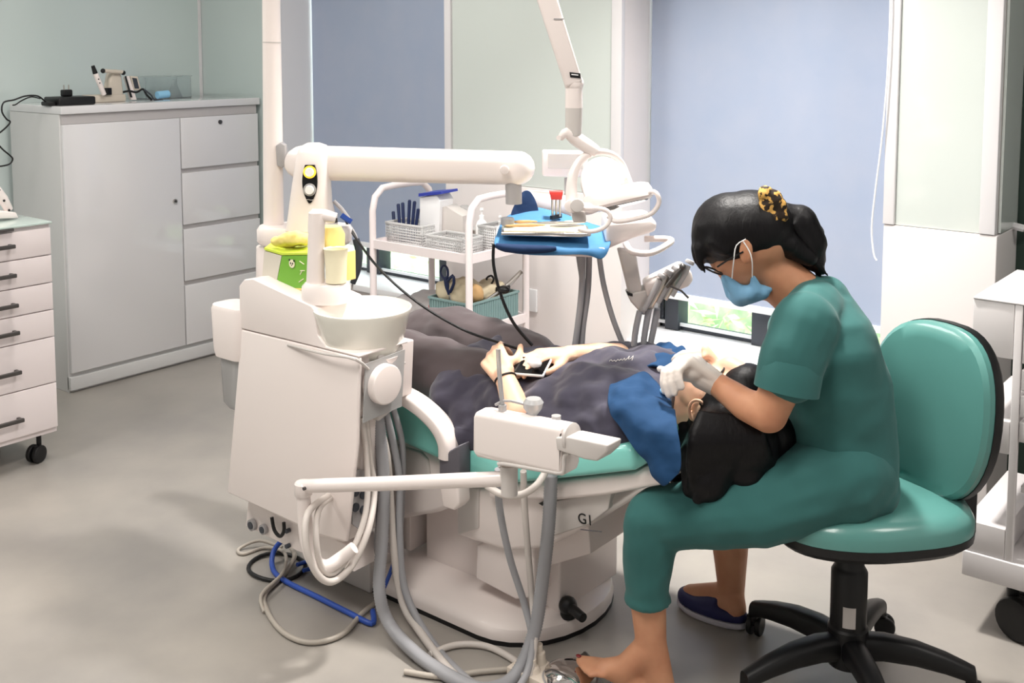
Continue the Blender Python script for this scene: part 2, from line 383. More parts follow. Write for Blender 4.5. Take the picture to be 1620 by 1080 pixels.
# ------------------------------------------------------------------ drawer pedestal, bottom left
XP = -3.655; y1 = 1.93; y0 = y1-0.50; z0 = 0.105; z1 = 0.868
t = thing('drawer_pedestal', 'white wheeled drawer pedestal with glass top at the left edge', 'drawer unit', (XP-0.22, (y0+y1)/2, 0))
MB().box((XP-0.45, y0, z0), (XP-0.012, y1, z1)).build('body', 'pedestal_white', t, bev=0.002)
MB().box((XP-0.452, y0-0.003, z1+0.0005), (XP+0.004, y1+0.003, z1+0.009)).build('glass_top', 'glass_top', t, bev=0.002)
yy = [1, 358, 402, 446, 489, 532, 605, 677]; zz = []
for v in yy[1:]: zz.append(PX(84, v, XP).z)
hy = [388, 434, 481, 524, 586, 661]; hx = [18, 20, 23, 25, 28, 32]
for i in range(6):
    dr = MB().box((XP-0.0115, y0+0.002, zz[i+1]+0.002), (XP, y1-0.002, zz[i]-0.002)).build('drawer', 'pedestal_white', t, bev=0.0015)
    e = PX(hx[i], hy[i], XP); h = MB(); a = e+V((0.028, 0, 0)); yA = y0+y1-a.y
    h.box((a.x-0.006, min(yA, a.y), a.z-0.007), (a.x+0.006, max(yA, a.y), a.z+0.007))
    for yb in (a.y-0.008, yA+0.008): h.box((XP, yb-0.006, a.z-0.006), (a.x, yb+0.006, a.z+0.006))
    h.build('handle', 'dark_metal', dr, bev=0.003)
a = PX(20, 363, XP); MB().box((XP, y0+0.12, a.z-0.004), (XP+0.012, a.y, a.z+0.006)).build('tray_pull', 'dark_metal', t, bev=0.002)
def caster(t, x, y, zt, r=0.035, ang=0.4, name='caster', m='black'):
    c = MB(); ax = V((math.cos(ang), math.sin(ang), 0)); fw = V((-ax.y, ax.x, 0)); o = V((x, y, r))-fw*r*0.5
    for s in (-1, 1):
        c.lathe(o+ax*s*(r*0.42), [(r*0.55, -r*0.25), (r*0.95, -r*0.25), (r, -r*0.12), (r, r*0.12), (r*0.95, r*0.25), (r*0.55, r*0.25)], 22, ax)
    c.cyl(o-ax*r*0.6, o+ax*r*0.6, r*0.2, n=10)
    c.box(o-ax*r*0.14+V((-r*0.3, -r*0.3, 0)), o+ax*r*0.14+V((r*0.3, r*0.3, r*0.9)))
    c.cyl((x, y, r*1.2), (x, y, zt+0.0), r*0.28, n=12); c.cyl((x, y, zt-0.006), (x, y, zt), r*0.75, n=4)
    return c.build(name, m, t, bev=0.001)
for x, y in ((XP-0.05, y1-0.05), (XP-0.05, y0+0.05), (XP-0.4, y1-0.05), (XP-0.4, y0+0.05)): caster(t, x, y, z0, 0.032)

# small scanner gun resting on the pedestal
t = thing('curing_lamp', 'white handheld lamp in its cradle on the glass top', 'dental lamp', (XP-0.12, 1.80, z1+0.0095))
zb = z1+0.0095; q = lambda x, y: PX(x, y, XP-0.13)
c = MB(); c.prism([q(-30, 347), q(30, 345), q(26, 336), q(6, 334), q(-30, 338)], V((-0.07, 0, 0))); o = c.build('cradle', 'unit_white', t, bev=0.004)
c = MB(); c.tube([q(22, 334)+V((-.035, 0, 0)), q(12, 316)+V((-.035, 0, 0)), q(-2, 296)+V((-.035, 0, 0))], [0.015, 0.018, 0.016], 16); c.build('handle', 'unit_white', t, bev=0.003)
c = MB()
for x, y in ((2, 301), (10, 318), (18, 333)): c.ell(q(x, y)+V((-0.016, 0, 0)), 0.0045)
c.build('button', 'black', t)

# ------------------------------------------------------------------ things on the cabinet
ZT = CZ+0.0006
def onc(x, X): p = PX(x, 170, X); return p.y
t = thing('power_adapter', 'black power adapter lying on the cabinet top', 'power adapter', (-4.40, onc(110, -4.4), ZT))
a, b = onc(84, -4.42), onc(143, -4.42)
MB().box((-4.50, a, ZT), (-4.37, b, ZT+0.036)).build('case', 'black', t, bev=0.008)
MB().box((-4.46, onc(72, -4.42), ZT), (-4.39, a, ZT+0.018)).build('cable_boot', 'black', t, bev=0.006)
t = thing('euro_plug', 'small black two pin plug standing on the black power adapter', 'plug', (-4.44, onc(107, -4.44), ZT+0.0365))
yc = onc(107, -4.44); MB().box((-4.46, yc-0.022, ZT+0.0365), (-4.43, yc+0.022, ZT+0.066)).build('plug_body', 'black', t, bev=0.006)
c = MB()
for s in (-0.011, 0.011): c.cyl((-4.445, yc+s, ZT+0.066), (-4.445, yc+s, ZT+0.086), 0.003, n=8)
c.build('pin', 'metal', t)
c = MB()
zc_ = ZT+0.006
pts = [V((-4.43, onc(74, -4.43), ZT+0.012))] + [PX(x, y, -4.43) for x, y in ((60, 152), (40, 152), (22, 158), (6, 162), (3, 176), (10, 188), (16, 193), (8, 203), (-6, 214))]
c.tube(pts, 0.0035, 8, sp=5); c.build('charger_cord', 'black', label='thin black charger cord looping off the left end of the cabinet', category='cord')
c = MB(); c.tube([PX(x, y, -4.50) for x, y in ((-8, 222), (4, 236), (16, 246), (20, 252), (14, 260), (-6, 264))], 0.0035, 8, sp=5)
c.build('charger_cord', 'black', label='lower loop of black cord hanging beside the cabinet side', category='cord')
c = MB(); c.tube([V((-4.47, onc(64, -4.47), ZT+0.03))]+[V((-4.52, onc(x, -4.52), ZT+h)) for x, h in ((50, 0.036), (35, 0.022), (25, 0.006), (20, 0.004))], 0.003, 8, sp=5)
c.build('charger_cord', 'black', label='short black cord end curling on the cabinet top', category='cord')
# handpiece charger
XQ = -4.48; q = lambda x, y: PX(x, y, XQ)
t = thing('handpiece_charger', 'beige charging base holding two dental handpieces on the cabinet', 'charger', (XQ-0.04, q(170, 160).y, ZT))
y0_, y1_ = q(147, 160).y, q(200, 160).y
MB().box((XQ-0.10, y0_, ZT), (XQ, y1_, ZT+0.034)).build('base', 'beige_device', t, bev=0.006)
c = MB(); c.prism([q(170, 152), q(176, 118), q(182, 110), (q(188, 110)), q(193, 120), q(196, 152)], V((-0.05, 0, 0))); c.build('holder', 'beige_device', t, bev=0.008)
MB().box((XQ+0.0005, q(158, 0).y, ZT+0.034), (XQ+0.012, q(170, 0).y, ZT+0.066)).build('screen', 'black_gloss', t, bev=0.002)
for (a, b, c_) in (((161, 150), (147, 116), (143, 104)),):
    h = MB(); h.tube([q(*a)+V((.02, 0, 0)), q(*b)+V((.02, 0, 0))], [0.011, 0.012], 14); o = h.build('handpiece', 'unit_white', t, bev=0.003)
    h = MB(); h.tube([q(*b)+V((.02, 0, 0)), q(*c_)+V((.02, 0, 0))], [0.0115, 0.008], 12); h.build('tip', 'black', o)
    h = MB()
    for x, y in ((150, 125), (152, 131)): h.ell(q(x, y)+V((.031, 0, 0)), 0.003)
    h.build('button', 'black', o)
h = MB(); h.tube([q(162, 112)+V((.01, 0, 0)), q(192, 114)+V((.01, 0, 0))], [0.009, 0.009], 14); o = h.build('handpiece', 'beige_device', t)
h = MB(); h.ell(q(161, 112)+V((.01, 0, 0)), 0.011); h.ell(q(193, 115)+V((.01, 0, 0)), 0.011); h.build('tip', 'black', o)
# small handset with screen
XQ = -4.50; t = thing('handset', 'small white handset with dark screen leaning beside the handpiece charger', 'device', (XQ, q(213, 160).y, ZT))
h = MB(); h.prism([q(208, 158), q(198, 122), q(205, 120), q(217, 158)], V((-0.02, 0, 0))); o = h.build('case', 'unit_white', t, bev=0.003)
h = MB(); h.prism([q(206, 154), q(197, 121), q(199, 120), q(209, 154)], V((0.004, 0, 0))); h.build('edge', 'black', t)
h = MB(); h.prism([q(212, 143), q(206, 120), q(218, 121), q(224, 143)], V((-0.015, 0, 0))); h.build('display_case', 'beige_device', t, bev=0.002)
h = MB(); h.prism([q(213, 140), q(209, 123), q(216, 124), q(220, 140)], V((0.002, 0, 0))); h.build('screen', 'frame_dark', t)
h = MB(); h.tube([q(193, 146), q(205, 144), q(216, 146), q(226, 141), q(232, 150), q(240, 158)], 0.005, 8, sp=4)
h.build('data_cable', 'black', label='black and blue data cable beside the white handset', category='cable')
h = MB(); h.tube([q(225, 142)+V((.02, 0, 0)), q(235, 150)+V((.02, 0, 0)), q(240, 157)+V((.02, 0, 0)), q(254, 158)+V((.02, 0, 0))], 0.004, 8, sp=4)
h.build('data_cable', 'frame_dark', label='short dark cable end in front of the clear box', category='cable')
# clear boxes
XQ = -4.60; a, b = q(230, 150).y, q(302, 150).y
h = MB(); z2 = ZT+0.105
for x0_, x1_, ya, yb in ((XQ-0.12, XQ-0.117, a, b), (XQ, XQ+0.003, a, b), (XQ-0.12, XQ+0.003, a, a+0.003), (XQ-0.12, XQ+0.003, b-0.003, b)): h.box((x0_, ya, ZT), (x1_, yb, z2))
h.box((XQ-0.12, a, ZT), (XQ+0.003, b, ZT+0.003)); h.box((XQ-0.125, a-0.005, z2), (XQ+0.008, b+0.005, z2+0.004))
h.build('clear_box', 'clear_plastic', label='clear plastic lidded box at the right end of the cabinet top', category='box', bev=0.001)
h = MB(); XQ = -4.55; h.tube([V((XQ, q(244, 0).y, ZT+0.02)), V((XQ, q(262, 0).y, ZT+0.024))], 0.018, 14); o = h.build('syringe_barrel', 'paper_sky', label='pale rolled packet lying in front of the clear box', category='packet')
h = MB(); yc = q(272, 0).y; h.lathe((XQ, yc, ZT), [(0.035, 0), (0.036, 0.01), (0.02, 0.05), (0.009, 0.08), (0.008, 0.095)], 20); h.build('plastic_flask', 'clear_plastic', label='small clear conical flask on the cabinet by the clear box', category='flask')
# ------------------------------------------------------------------ dental chair
YN, YFAR = 2.0, 2.54
t = thing('dental_chair', 'reclined dental chair with mint green upholstery and white base, the patient lying on it', 'dental chair', (-1.8, 2.27, 0))
# base plate
def stadium(x0, x1, y0, y1, n=14):
    r = (y1-y0)/2; yc = (y0+y1)/2; p = []
    for i in range(n+1): a = -PI/2+PI*i/n; p.append((x1-r*0.8+r*0.8*math.cos(a), yc+r*math.sin(a)))
    p += [(x0, y1), (x0, y0)]
    return p
b = MB(); P_ = stadium(-2.26, -1.50, 1.975, 2.46)
b.rings([[V((x, y, 0.0)) for x, y in P_], [V((x, y, 0.012)) for x, y in P_]])
def scl(P, k, z, cx=-1.88, cy=2.2175): return [V((cx+(x-cx)*k, cy+(y-cy)*k, z)) for x, y in P]
o = b.build('floor_plinth', 'black', t)
b = MB(); b.rings([scl(P_, 1.0, 0.0125), scl(P_, 1.0, 0.030), scl(P_, 0.985, 0.042), scl(P_, 0.93, 0.052), scl(P_, 0.80, 0.060)])
b.build('base_plate', 'unit_white', t)
q = PZ(912, 965, 0.075); k = MB(); k.cyl(q+V((-0.03, 0.005, 0)), q+V((0.035, -0.02, 0)), 0.014, 0.012); k.ell(q+V((-0.03, 0.005, 0.0)), 0.024); k.cyl(q+V((-0.03, 0.005, -0.03)), q+V((-0.03, 0.005, 0)), 0.02)
k.build('foot_lever', 'black', t, bev=0.002)
# lifting column: lower block and overhanging shell
b = MB()
b.box((-2.02, 2.13, 0.05), (-1.55, 2.40, 0.30)); b.build('lift_column', 'unit_white', t, bev=0.008)
def NB(x, y, Y=2.03): return PY(x, y, Y)
b = MB(); b.prism([PY(x, y, 2.06) for x, y in ((754, 862), (845, 840), (845, 945), (815, 948), (752, 915))], V((0, 0.36, 0))); b.build('column_cover', 'unit_white', t, bev=0.006)
b = MB(); b.prism([PY(x, y, 2.10) for x, y in ((846, 862), (930, 828), (934, 876), (846, 902))], V((0, 0.3, 0))); b.build('rear_link', 'unit_white', t, bev=0.004)
b = MB(); b.prism([PY(x, y, 2.04) for x, y in ((705, 762), (760, 772), (860, 772), (970, 764), (966, 800), (932, 832), (862, 868), (802, 872), (748, 856), (722, 846), (720, 800))], V((0, 0.44, 0)))
b.build('seat_shell', 'unit_white', t, bev=0.012)
b = MB(); b.prism([PY(x, y, 2.034) for x, y in ((724, 768), (757, 772), (756, 836), (724, 846))], V((0, 0.02, 0))); b.build('hinge_cover', 'unit_grey', t, bev=0.003)
b = MB(); b.prism([PY(x, y, 2.0355) for x, y in ((868, 794), (968, 776), (962, 806), (930, 830), (868, 850))], V((0, 0.02, 0))); b.build('badge_panel', 'unit_grey', t, bev=0.003)
c = PY(926, 822, 2.034); text('badge', 'G1', 'black', t, c, (1, 0, 0.10), (0, 0, 1), 0.036)
c = PY(935, 839, 2.034); b = MB(); b.tube([c-X_*.03-Z_*.006, c+X_*.03+Z_*.006], 0.0012, 6); b.build('badge_line', 'armrest_grey', t)
b = MB(); b.prism([PY(x, y, 2.033) for x, y in ((852, 796), (912, 772), (908, 779), (858, 800))], V((0, 0.02, 0))); b.build('slot', 'black', t)
# white side rails below the upholstery
b = MB(); b.prism([PY(x, y, 2.015) for x, y in ((770, 768), (880, 762), (1040, 745), (1052, 752), (1046, 768), (960, 784), (880, 792), (800, 790), (772, 790))], V((0, 0.50, 0)))
b.build('back_rail', 'unit_white', t, bev=0.01)
b = MB(); b.prism([PY(x, y, 2.03) for x, y in ((560, 672), (628, 690), (700, 730), (722, 752), (722, 800), (690, 812), (560, 835))], V((0, 0.46, 0)))
b.build('leg_shell', 'unit_white', t, bev=0.016)
b = MB(); b.prism([PY(x, y, 2.022) for x, y in ((606, 696), (664, 716), (676, 728), (680, 760), (664, 764), (606, 750))], V((0, 0.015, 0))); b.build('leg_cover', 'unit_grey', t, bev=0.005)
# upholstery
prof = [(575, 640), (600, 622), (634, 632), (690, 668), (740, 705), (780, 726), (800, 745), (792, 766), (740, 756), (690, 728), (630, 700), (575, 690)]
b = MB(); b.prism([PY(x, y, 1.992) for x, y in prof], V((0, 0.53, 0))); b.build('seat_cushion', 'chair_green', t, bev=0.022)
prof = [(782, 742), (830, 728), (930, 712), (985, 704), (1003, 712), (1006, 740), (1000, 746), (930, 754), (850, 762), (792, 768)]
b = MB(); b.prism([PY(x, y, 1.988) for x, y in prof], V((0, 0.53, 0))); b.build('back_cushion', 'chair_green', t, bev=0.022)
b = MB(); b.box((-1.24, 2.13, 0.50), (-0.99, 2.37, 0.56)); b.build('headrest', 'chair_green', t, bev=0.02)
b = MB(); b.tube([(-1.35, 2.25, 0.48), (-1.22, 2.25, 0.485), (-1.1, 2.25, 0.499)], 0.02, 12); b.build('headrest_stem', 'unit_white', t)
# armrest: near side arch
b = MB(); path = [(600, 612), (632, 622), (664, 640), (694, 668), (709, 696), (711, 722)]
ctr = [PY(x, y, 1.968) for x, y in path]; C2, _ = spline(ctr, [1]*len(ctr), 5)
rr = []
for i, p in enumerate(C2):
    tg = ((C2[min(i+1, len(C2)-1)]-C2[max(i-1, 0)])).normalized(); nn = V((0, 1, 0)).cross(tg)
    a, w_ = 0.020, 0.030
    rr.append([p + nn*a*math.copysign(abs(math.cos(u))**0.6, math.cos(u)) + Y_*w_*math.copysign(abs(math.sin(u))**0.6, math.sin(u)) for u in [2*PI*k/20 for k in range(20)]])
b.rings(rr); arm = b.build('armrest', 'unit_white', t)
b = MB(); b.prism([PY(x, y, 1.945) for x, y in ((694, 702), (706, 716), (726, 704), (726, 762), (694, 762))], V((0, 0.046, 0))); b.build('armrest_post', 'armrest_grey', t, bev=0.006)
b = MB(); b.prism([PY(x, y, 1.943) for x, y in ((694, 764), (724, 764), (726, 798), (718, 808), (700, 802))], V((0, 0.046, 0))); b.build('armrest_socket', 'unit_white', t, bev=0.006)

# ------------------------------------------------------------------ dental unit with cuspidor
YU = 1.75
t = thing('dental_unit', 'white dental unit with spittoon bowl, hoses and overhead arm left of the chair', 'dental unit', (-2.15, 1.86, 0))
U = lambda x, y, d=0: PY(x, y, YU+d)
# housing: trace of the big side panel, real depth behind it
b = MB(); b.prism([U(381, 521), U(568, 566), U(565, 700), U(548, 858), U(505, 846), U(359, 779)], V((0, 0.012, 0))); b.build('side_panel', 'unit_white', t, bev=0.005)
b = MB(); b.prism([U(385, 520, .013), U(565, 564, .013), U(562, 655, .013), U(378, 655, .013)], V((0, 0.20, 0))); b.prism([U(376, 655, .013), U(556, 655, .013), U(545, 858, .013), U(505, 848, .013), U(366, 781, .013)], V((0, 0.11, 0))); b.build('housing', 'unit_white', t, bev=0.004)
# top cover
b = MB(); b.prism([U(378, 452), U(386, 442), U(400, 441), U(492, 484), U(497, 490), U(502, 530), U(515, 548), U(568, 562), U(568, 566), U(470, 541), U(379, 519)], V((0, 0.17, 0))); b.build('top_cover', 'unit_white', t, bev=0.006)
b = MB(); b.prism([U(378, 452, .171), U(386, 442, .171), U(400, 441, .171), U(470, 470, .171), U(470, 541, .171), U(379, 519, .171)], V((0, 0.07, 0))); b.build('rear_cover', 'unit_white', t, bev=0.006)
# neck below the bowl with clear front and tank
XN = U(568, 600).x-0.002
def N_(x, y): return PX(x, y, XN)
b = MB(); nk = [N_(606, 560), N_(641, 545), N_(636, 640), N_(604, 668)]
b.prism([p + V((-0.002, 0, 0)) for p in [N_(600, 562), N_(640, 545), N_(636, 640), N_(600, 668)]], V((-0.10, 0, 0))); b.build('bowl_support', 'unit_grey', t, bev=0.006)
b = MB(); q = PX(604, 606, XN+0.004); b.cyl(q+V((-0.02, 0, 0)), q+V((0.022, 0, 0)), 0.050, n=36); b.build('filter_lid', 'unit_white', t, bev=0.004)
b = MB(); b.prism([p + V((0.003, 0, 0)) for p in [N_(576, 575), N_(638, 552), N_(633, 642), N_(572, 668)]], V((0.003, 0, 0))); b.build('clear_window', 'smoke_plastic', t)
# socket plate at the lower right edge
XS = U(556, 780, .02).x
b = MB(); pts = [PX(x, y, XS) for x, y in ((556, 752), (566, 742), (580, 744), (582, 760), (578, 828), (568, 838), (556, 828))]
b.prism(pts, V((0.004, 0, 0)))
cp = b.build('coupling_plate', 'unit_midgrey', t)
for x, y in ((562, 778), (562, 802), (574, 782), (574, 806)): b = MB(); p = PX(x, y, XS+0.0045); b.cyl(p, p+V((0.004, 0, 0)), 0.011, n=16); b.build('coupling', 'frame_dark', cp)
# left pod with clear bottle
b = MB(); q = PZ(356, 492, 0.82); q = PD(368, 492, (q-C0).dot(Fh)+0.16); cx, cy = q.x-0.005, q.y+0.02; pod = []
def rr_(cx, cy, hx, hy, r, z, n=5):
    out = []
    for sx, sy, a0 in ((1, 1, 0), (-1, 1, PI/2), (-1, -1, PI), (1, -1, 1.5*PI)):
        for k in range(n+1): a = a0+PI/2*k/n; out.append(V((cx+sx*(hx-r)+r*math.cos(a), cy+sy*(hy-r)+r*math.sin(a), z)))
    return out
D0 = (q-C0).dot(Fh)
zt_, zb_ = PD(350, 484, D0).z, PD(350, 565, D0).z
b.rings([rr_(cx, cy, 0.066, 0.045, 0.035, zb_), rr_(cx, cy, 0.07, 0.048, 0.035, zb_+0.02), rr_(cx, cy, 0.074, 0.05, 0.035, zt_-0.01), rr_(cx, cy, 0.070, 0.046, 0.032, zt_)]); b.build('water_bottle_holder', 'unit_white', t)
zq = PD(350, 648, D0).z
b = MB(); b.rings([rr_(cx, cy, 0.030, 0.022, 0.02, zq), rr_(cx, cy, 0.046, 0.032, 0.025, zq+0.018), rr_(cx, cy, 0.054, 0.036, 0.03, zb_-0.001)]); b.build('water_bottle', 'smoke_plastic', t)
# spittoon bowl
bc = (PZ(495, 487, 0.835)+PZ(651, 487, 0.835))/2; br = (PZ(495, 487, 0.835)-PZ(651, 487, 0.835)).length/2
b = MB(); b.lathe((bc.x, bc.y, 0.835), [(br*0.70, -0.125), (br*0.76, -0.118), (br*0.97, -0.012), (br, -0.002), (br*1.0, 0.003), (br*0.975, 0.004), (br*0.94, -0.006), (br*0.72, -0.075), (br*0.35, -0.10), (0.02, -0.104), (0.0, -0.104)], 56, cap=True)
b.build('spittoon_bowl', 'lime_bowl', t)
b = MB(); b.lathe((bc.x, bc.y, 0.835), [(br*0.60, -0.185), (br*0.78, -0.17), (br*0.86, -0.110), (br*0.80, -0.110), (br*0.74, -0.15), (br*0.55, -0.17)], 48); b.build('bowl_skirt', 'unit_white', t)
b = MB(); b.tube([U(470, 541, .03)+V((0, -.03, 0)), U(520, 556, .0)+V((0, -.02, 0)), U(570, 566)+V((0, -.015, 0)), (bc.x+br*0.72, bc.y-br*0.3, 0.69), (bc.x+br*0.8, bc.y+0.05, 0.70)], 0.004, 8, sp=4); b.build('bowl_trim', 'unit_grey', t)
# cup filler
ztop = 0.875
q = PY(500, 462, YU+0.045); DQ = (q-C0).dot(Fh); G = lambda x, y, d=0: PD(x, y, DQ+d)
b = MB(); b.loft([(G(516, 476), Rv*.064, Fh*.05), (G(516, 470), Rv*.064, Fh*.05), (G(516, 452), Rv*.062, Fh*.048), (G(517, 446), Rv*.055, Fh*.042)], 32); b.build('filler_base', 'unit_white', t)
b = MB(); b.tube([G(499, 456), G(500, 400), G(501, 352)], [0.024, 0.0215, 0.0215], 24); b.tube([G(494, 340), G(515, 341), G(532, 345)], [0.016, 0.016, 0.013], 18)
b.loft([(G(501, 356), Rv*.022, Fh*.022), (G(502, 336), Rv*.022, Fh*.022), (G(503, 332), Rv*.016, Fh*.016)], 24); b.build('cup_filler', 'unit_white', t)
b = MB(); b.cyl(G(530, 345), G(531, 352), 0.006); b.build('filler_nozzle', 'dark_metal', t)
# ring shelf, column, pole
qp = V((-2.36, 2.0, 0)); Dp = qp.dot(Fh); K = lambda x, y, d=0: PD(x, y, Dp+d)
b = MB(); b.loft([(K(437, 452), Rv*.058, Fh*.05), (K(437, 388), Rv*.056, Fh*.05)], 32); b.build('shelf_column', 'unit_white', t, bev=0.003)
b = MB()
a = K(440, 368); c = K(530, 372, -0.02)
for k in (0,): b.loft([(K(482, 385, -0.02), Rv*.125, Fh*.062), (K(482, 380, -0.02), Rv*.133, Fh*.068), (K(482, 362, -0.02), Rv*.134, Fh*.069), (K(482, 356, -0.02), Rv*.127, Fh*.062)], 40, e=2.6)
b.build('ring_shelf', 'unit_white', t)
b = MB(); b.tube([K(433, 362), K(431, 150), K(429, 0), K(426, -260)], [0.029, 0.027, 0.025, 0.025], 32); b.build('pole', 'unit_white', t)
pole_top = K(426, -260)
b = MB(); b.tube([K(430, 68), K(430, 66)], 0.0268, 32); b.build('pole_joint', 'unit_grey', t)
b = MB(); b.prism([K(436, 230, -.03), K(444, 225, -.03), K(451, 230, -.03), K(452, 258, -.03), K(446, 266, -.03), K(438, 262, -.03)], Fh*0.03); b.build('pole_clip', 'unit_midgrey', t, bev=0.003)
# control tower on the shelf
Dt = Dp-0.06; Tq = lambda x, y, d=0: PD(x, y, Dt+d)
b = MB()
b.loft([(Tq(494, 362), Rv*.072, Fh*.055), (Tq(494, 350), Rv*.068, Fh*.053), (Tq(492, 320), Rv*.058, Fh*.048), (Tq(494, 270), Rv*.049, Fh*.045), (Tq(496, 240), Rv*.043, Fh*.042), (Tq(497, 230), Rv*.034, Fh*.032), (Tq(496, 226), Rv*.018, Fh*.016)], 40, e=3)
b.build('control_tower', 'unit_white', t)
b = MB()
pts = []
for i in range(28):
    a = 2*PI*i/28; cx_, cy_ = math.cos(a), math.sin(a); yy_ = 288 + cy_*34; pts.append((490+cx_*12*(1 if cy_ < 0 else (1-cy_*cy_*0.35)), yy_ if cy_ > -0.75 else 288-0.80*34))
b.prism([Tq(x, y, -.052) for x, y in pts], Fh*0.01); pl = b.build('control_panel', 'black_gloss', t)
for (x, y), ms in (((490, 272), 'yellow_glow'), ((490, 300), 'unit_midgrey')):
    p = Tq(x, y, -.053); b = MB(); b.cyl(p, p-Fh*0.003, 0.0175, n=28); b.m = 1; b.cyl(p-Fh*0.0035, p-Fh*0.010, 0.0125, 0.0115, n=28); b.build('button', [ms, 'button_white'], pl)
b = MB(); p = Tq(490, 316, -.0535); b.tube([p-Rv*.010, p-Rv*.003+Zv*.001, p+Rv*.003-Zv*.001, p+Rv*.010], 0.0007, 6); b.build('panel_mark', 'unit_grey', pl)
# horizontal arm to the delivery tray
aL, aR = Tq(480, 257, 0.045), PD(822, 266, 2.84)
b = MB(); ux = (aR-aL).normalized(); sd = ux.cross(Zv).normalized()
def armring(p, hz, hw): return [p + Zv*hz*math.copysign(abs(math.cos(u))**0.75, math.cos(u)) + sd*hw*math.copysign(abs(math.sin(u))**0.75, math.sin(u)) for u in [2*PI*k/28 for k in range(28)]]
rings = []
for s_, k in ((-0.052, 0.1), (-0.047, 0.42), (-0.036, 0.70), (-0.018, 0.92), (0, 1)): rings.append(armring(aL+ux*s_, 0.049*k, 0.042*(k**0.5)))
for s_, k in ((0, 1), (0.012, 0.93), (0.026, 0.72), (0.034, 0.45), (0.039, 0.1)): rings.append(armring(aR+ux*s_, 0.045*k, 0.038*(k**0.5)))
b.rings(rings); b.build('overhead_arm', 'unit_white', t)
b = MB(); p = PD(798, 268, 2.80); b.cyl(p, p-Fh*0.012, 0.012); b.build('arm_screw_cap', 'unit_white', t, bev=0.002)
b = MB(); b.cyl(PD(812, 280, 2.84), PD(813, 322, 2.84), 0.022); b.build('tray_pivot', 'unit_midgrey', t)
b = MB(); b.tube([K(563, 378, -.03), K(568, 400, -.03), K(566, 425, -.03), K(558, 448, -.03)], [0.010, 0.011, 0.010, 0.008], 10, sp=4); b.build('coiled_hose', 'frame_dark', t)
b = MB(); b.tube([K(528, 318), K(540, 330), K(552, 346)], 0.006, 8); b.build('tubing', 'unit_midgrey', t)
b = MB(); b.tube([K(540, 340, -.08), K(548, 346, -.08), K(556, 351, -.08)], 0.008, 8); b.build('blue_fitting', 'cable_blue', t)
# thin black lead from the tower to the patient's lap
b = MB(); b.tube([K(545, 345, .0), K(560, 372, -.03), PD(600, 425, 2.85), PD(660, 478, 2.8), PD(730, 520, 2.75), PD(790, 542, 2.72), PD(822, 552, 2.72)], 0.0035, 8, sp=5); b.build('sensor_lead', 'black', t)
b = MB(); b.tube([K(548, 348, .0), K(566, 380, -.02), K(562, 420, -.02), K(556, 462, -.02)], 0.003, 8, sp=4); b.build('grey_lead', 'unit_midgrey', t)

# lower connection box hanging behind the panel and floor box
b = MB(); b.prism([PY(x, y, 1.80) for x, y in ((392, 792), (470, 820), (548, 862), (560, 905), (470, 872), (388, 832))], V((0, 0.16, 0))); b.build('connection_box', 'unit_white', t, bev=0.004)
for x, y, r in ((401, 829, .016), (419, 836, .014)): b = MB(); p = PY(x, y, 1.798); b.cyl(p, p-Y_*0.010, r, n=20); sk = b.build('socket', 'unit_midgrey', t); b = MB(); b.cyl(p-Y_*.0101, p-Y_*0.0125, r*.65, n=14); b.build('socket_core', 'frame_dark', sk)
for x, y, r in ((458, 838, .006), (458, 862, .006)): b = MB(); p = PY(x, y, 1.797); b.cyl(p, p-Y_*0.012, r, n=14); b.build('hole_plug', 'frame_dark', t)
b = MB(); b.tube([PY(x, y, 1.786) for x, y in ((430, 818), (434, 838), (443, 848), (449, 840), (449, 826))], 0.005, 8, sp=4); b.build('black_loop', 'black', t)
b = MB(); b.box((-2.32, 1.965, 0.0), (-2.075, 2.10, 0.47)); b.build('floor_box', 'unit_grey', t, bev=0.004)
b = MB(); b.prism([PX(x, y, -2.073) for x, y in ((652, 822), (770, 765), (772, 922), (652, 905))][:0] or [V((-2.09, 2.11, 0.07)), V((-2.09, 2.40, 0.07)), V((-2.09, 2.40, 0.34)), V((-2.09, 2.11, 0.34))], V((0.03, 0, 0))); b.build('inner_cover', 'unit_white', t, bev=0.003)

# assistant arm
Ya = 1.66; A_ = lambda x, y, d=0: PY(x, y, Ya+d)
b = MB(); b.tube([A_(560, 866, .06), A_(540, 882, .04), A_(518, 896, .01), A_(500, 890), A_(488, 862), A_(482, 820), A_(480, 784)], [.015, .016, .017, .018, .0185, .018, .0175], 20, sp=5); b.build('arm_bracket', 'unit_white', t)
b = MB(); b.lathe(A_(480, 783), [(0.020, 0), (0.0215, 0.002), (0.0215, 0.030), (0.018, 0.034)], 28); b.build('elbow_joint', 'unit_white', t)
b = MB(); p = A_(480, 770); p.z += 0.002; b.tube([p, A_(600, 765, .03), A_(720, 760, .06), A_(800, 757, .085)], 0.0165, 24); b.build('assistant_arm', 'unit_white', t)
b = MB(); p = A_(483, 772, -.018); b.cyl(p, p-Y_*0.006, 0.004); b.build('screw', 'dark_metal', t)
Yh = 1.745; H_ = lambda x, y, d=0: PY(x, y, Yh+d)
b = MB(); b.tube([H_(806, 782), H_(805, 735)], [0.018, 0.020], 24); b.build('head_post', 'unit_grey', t)
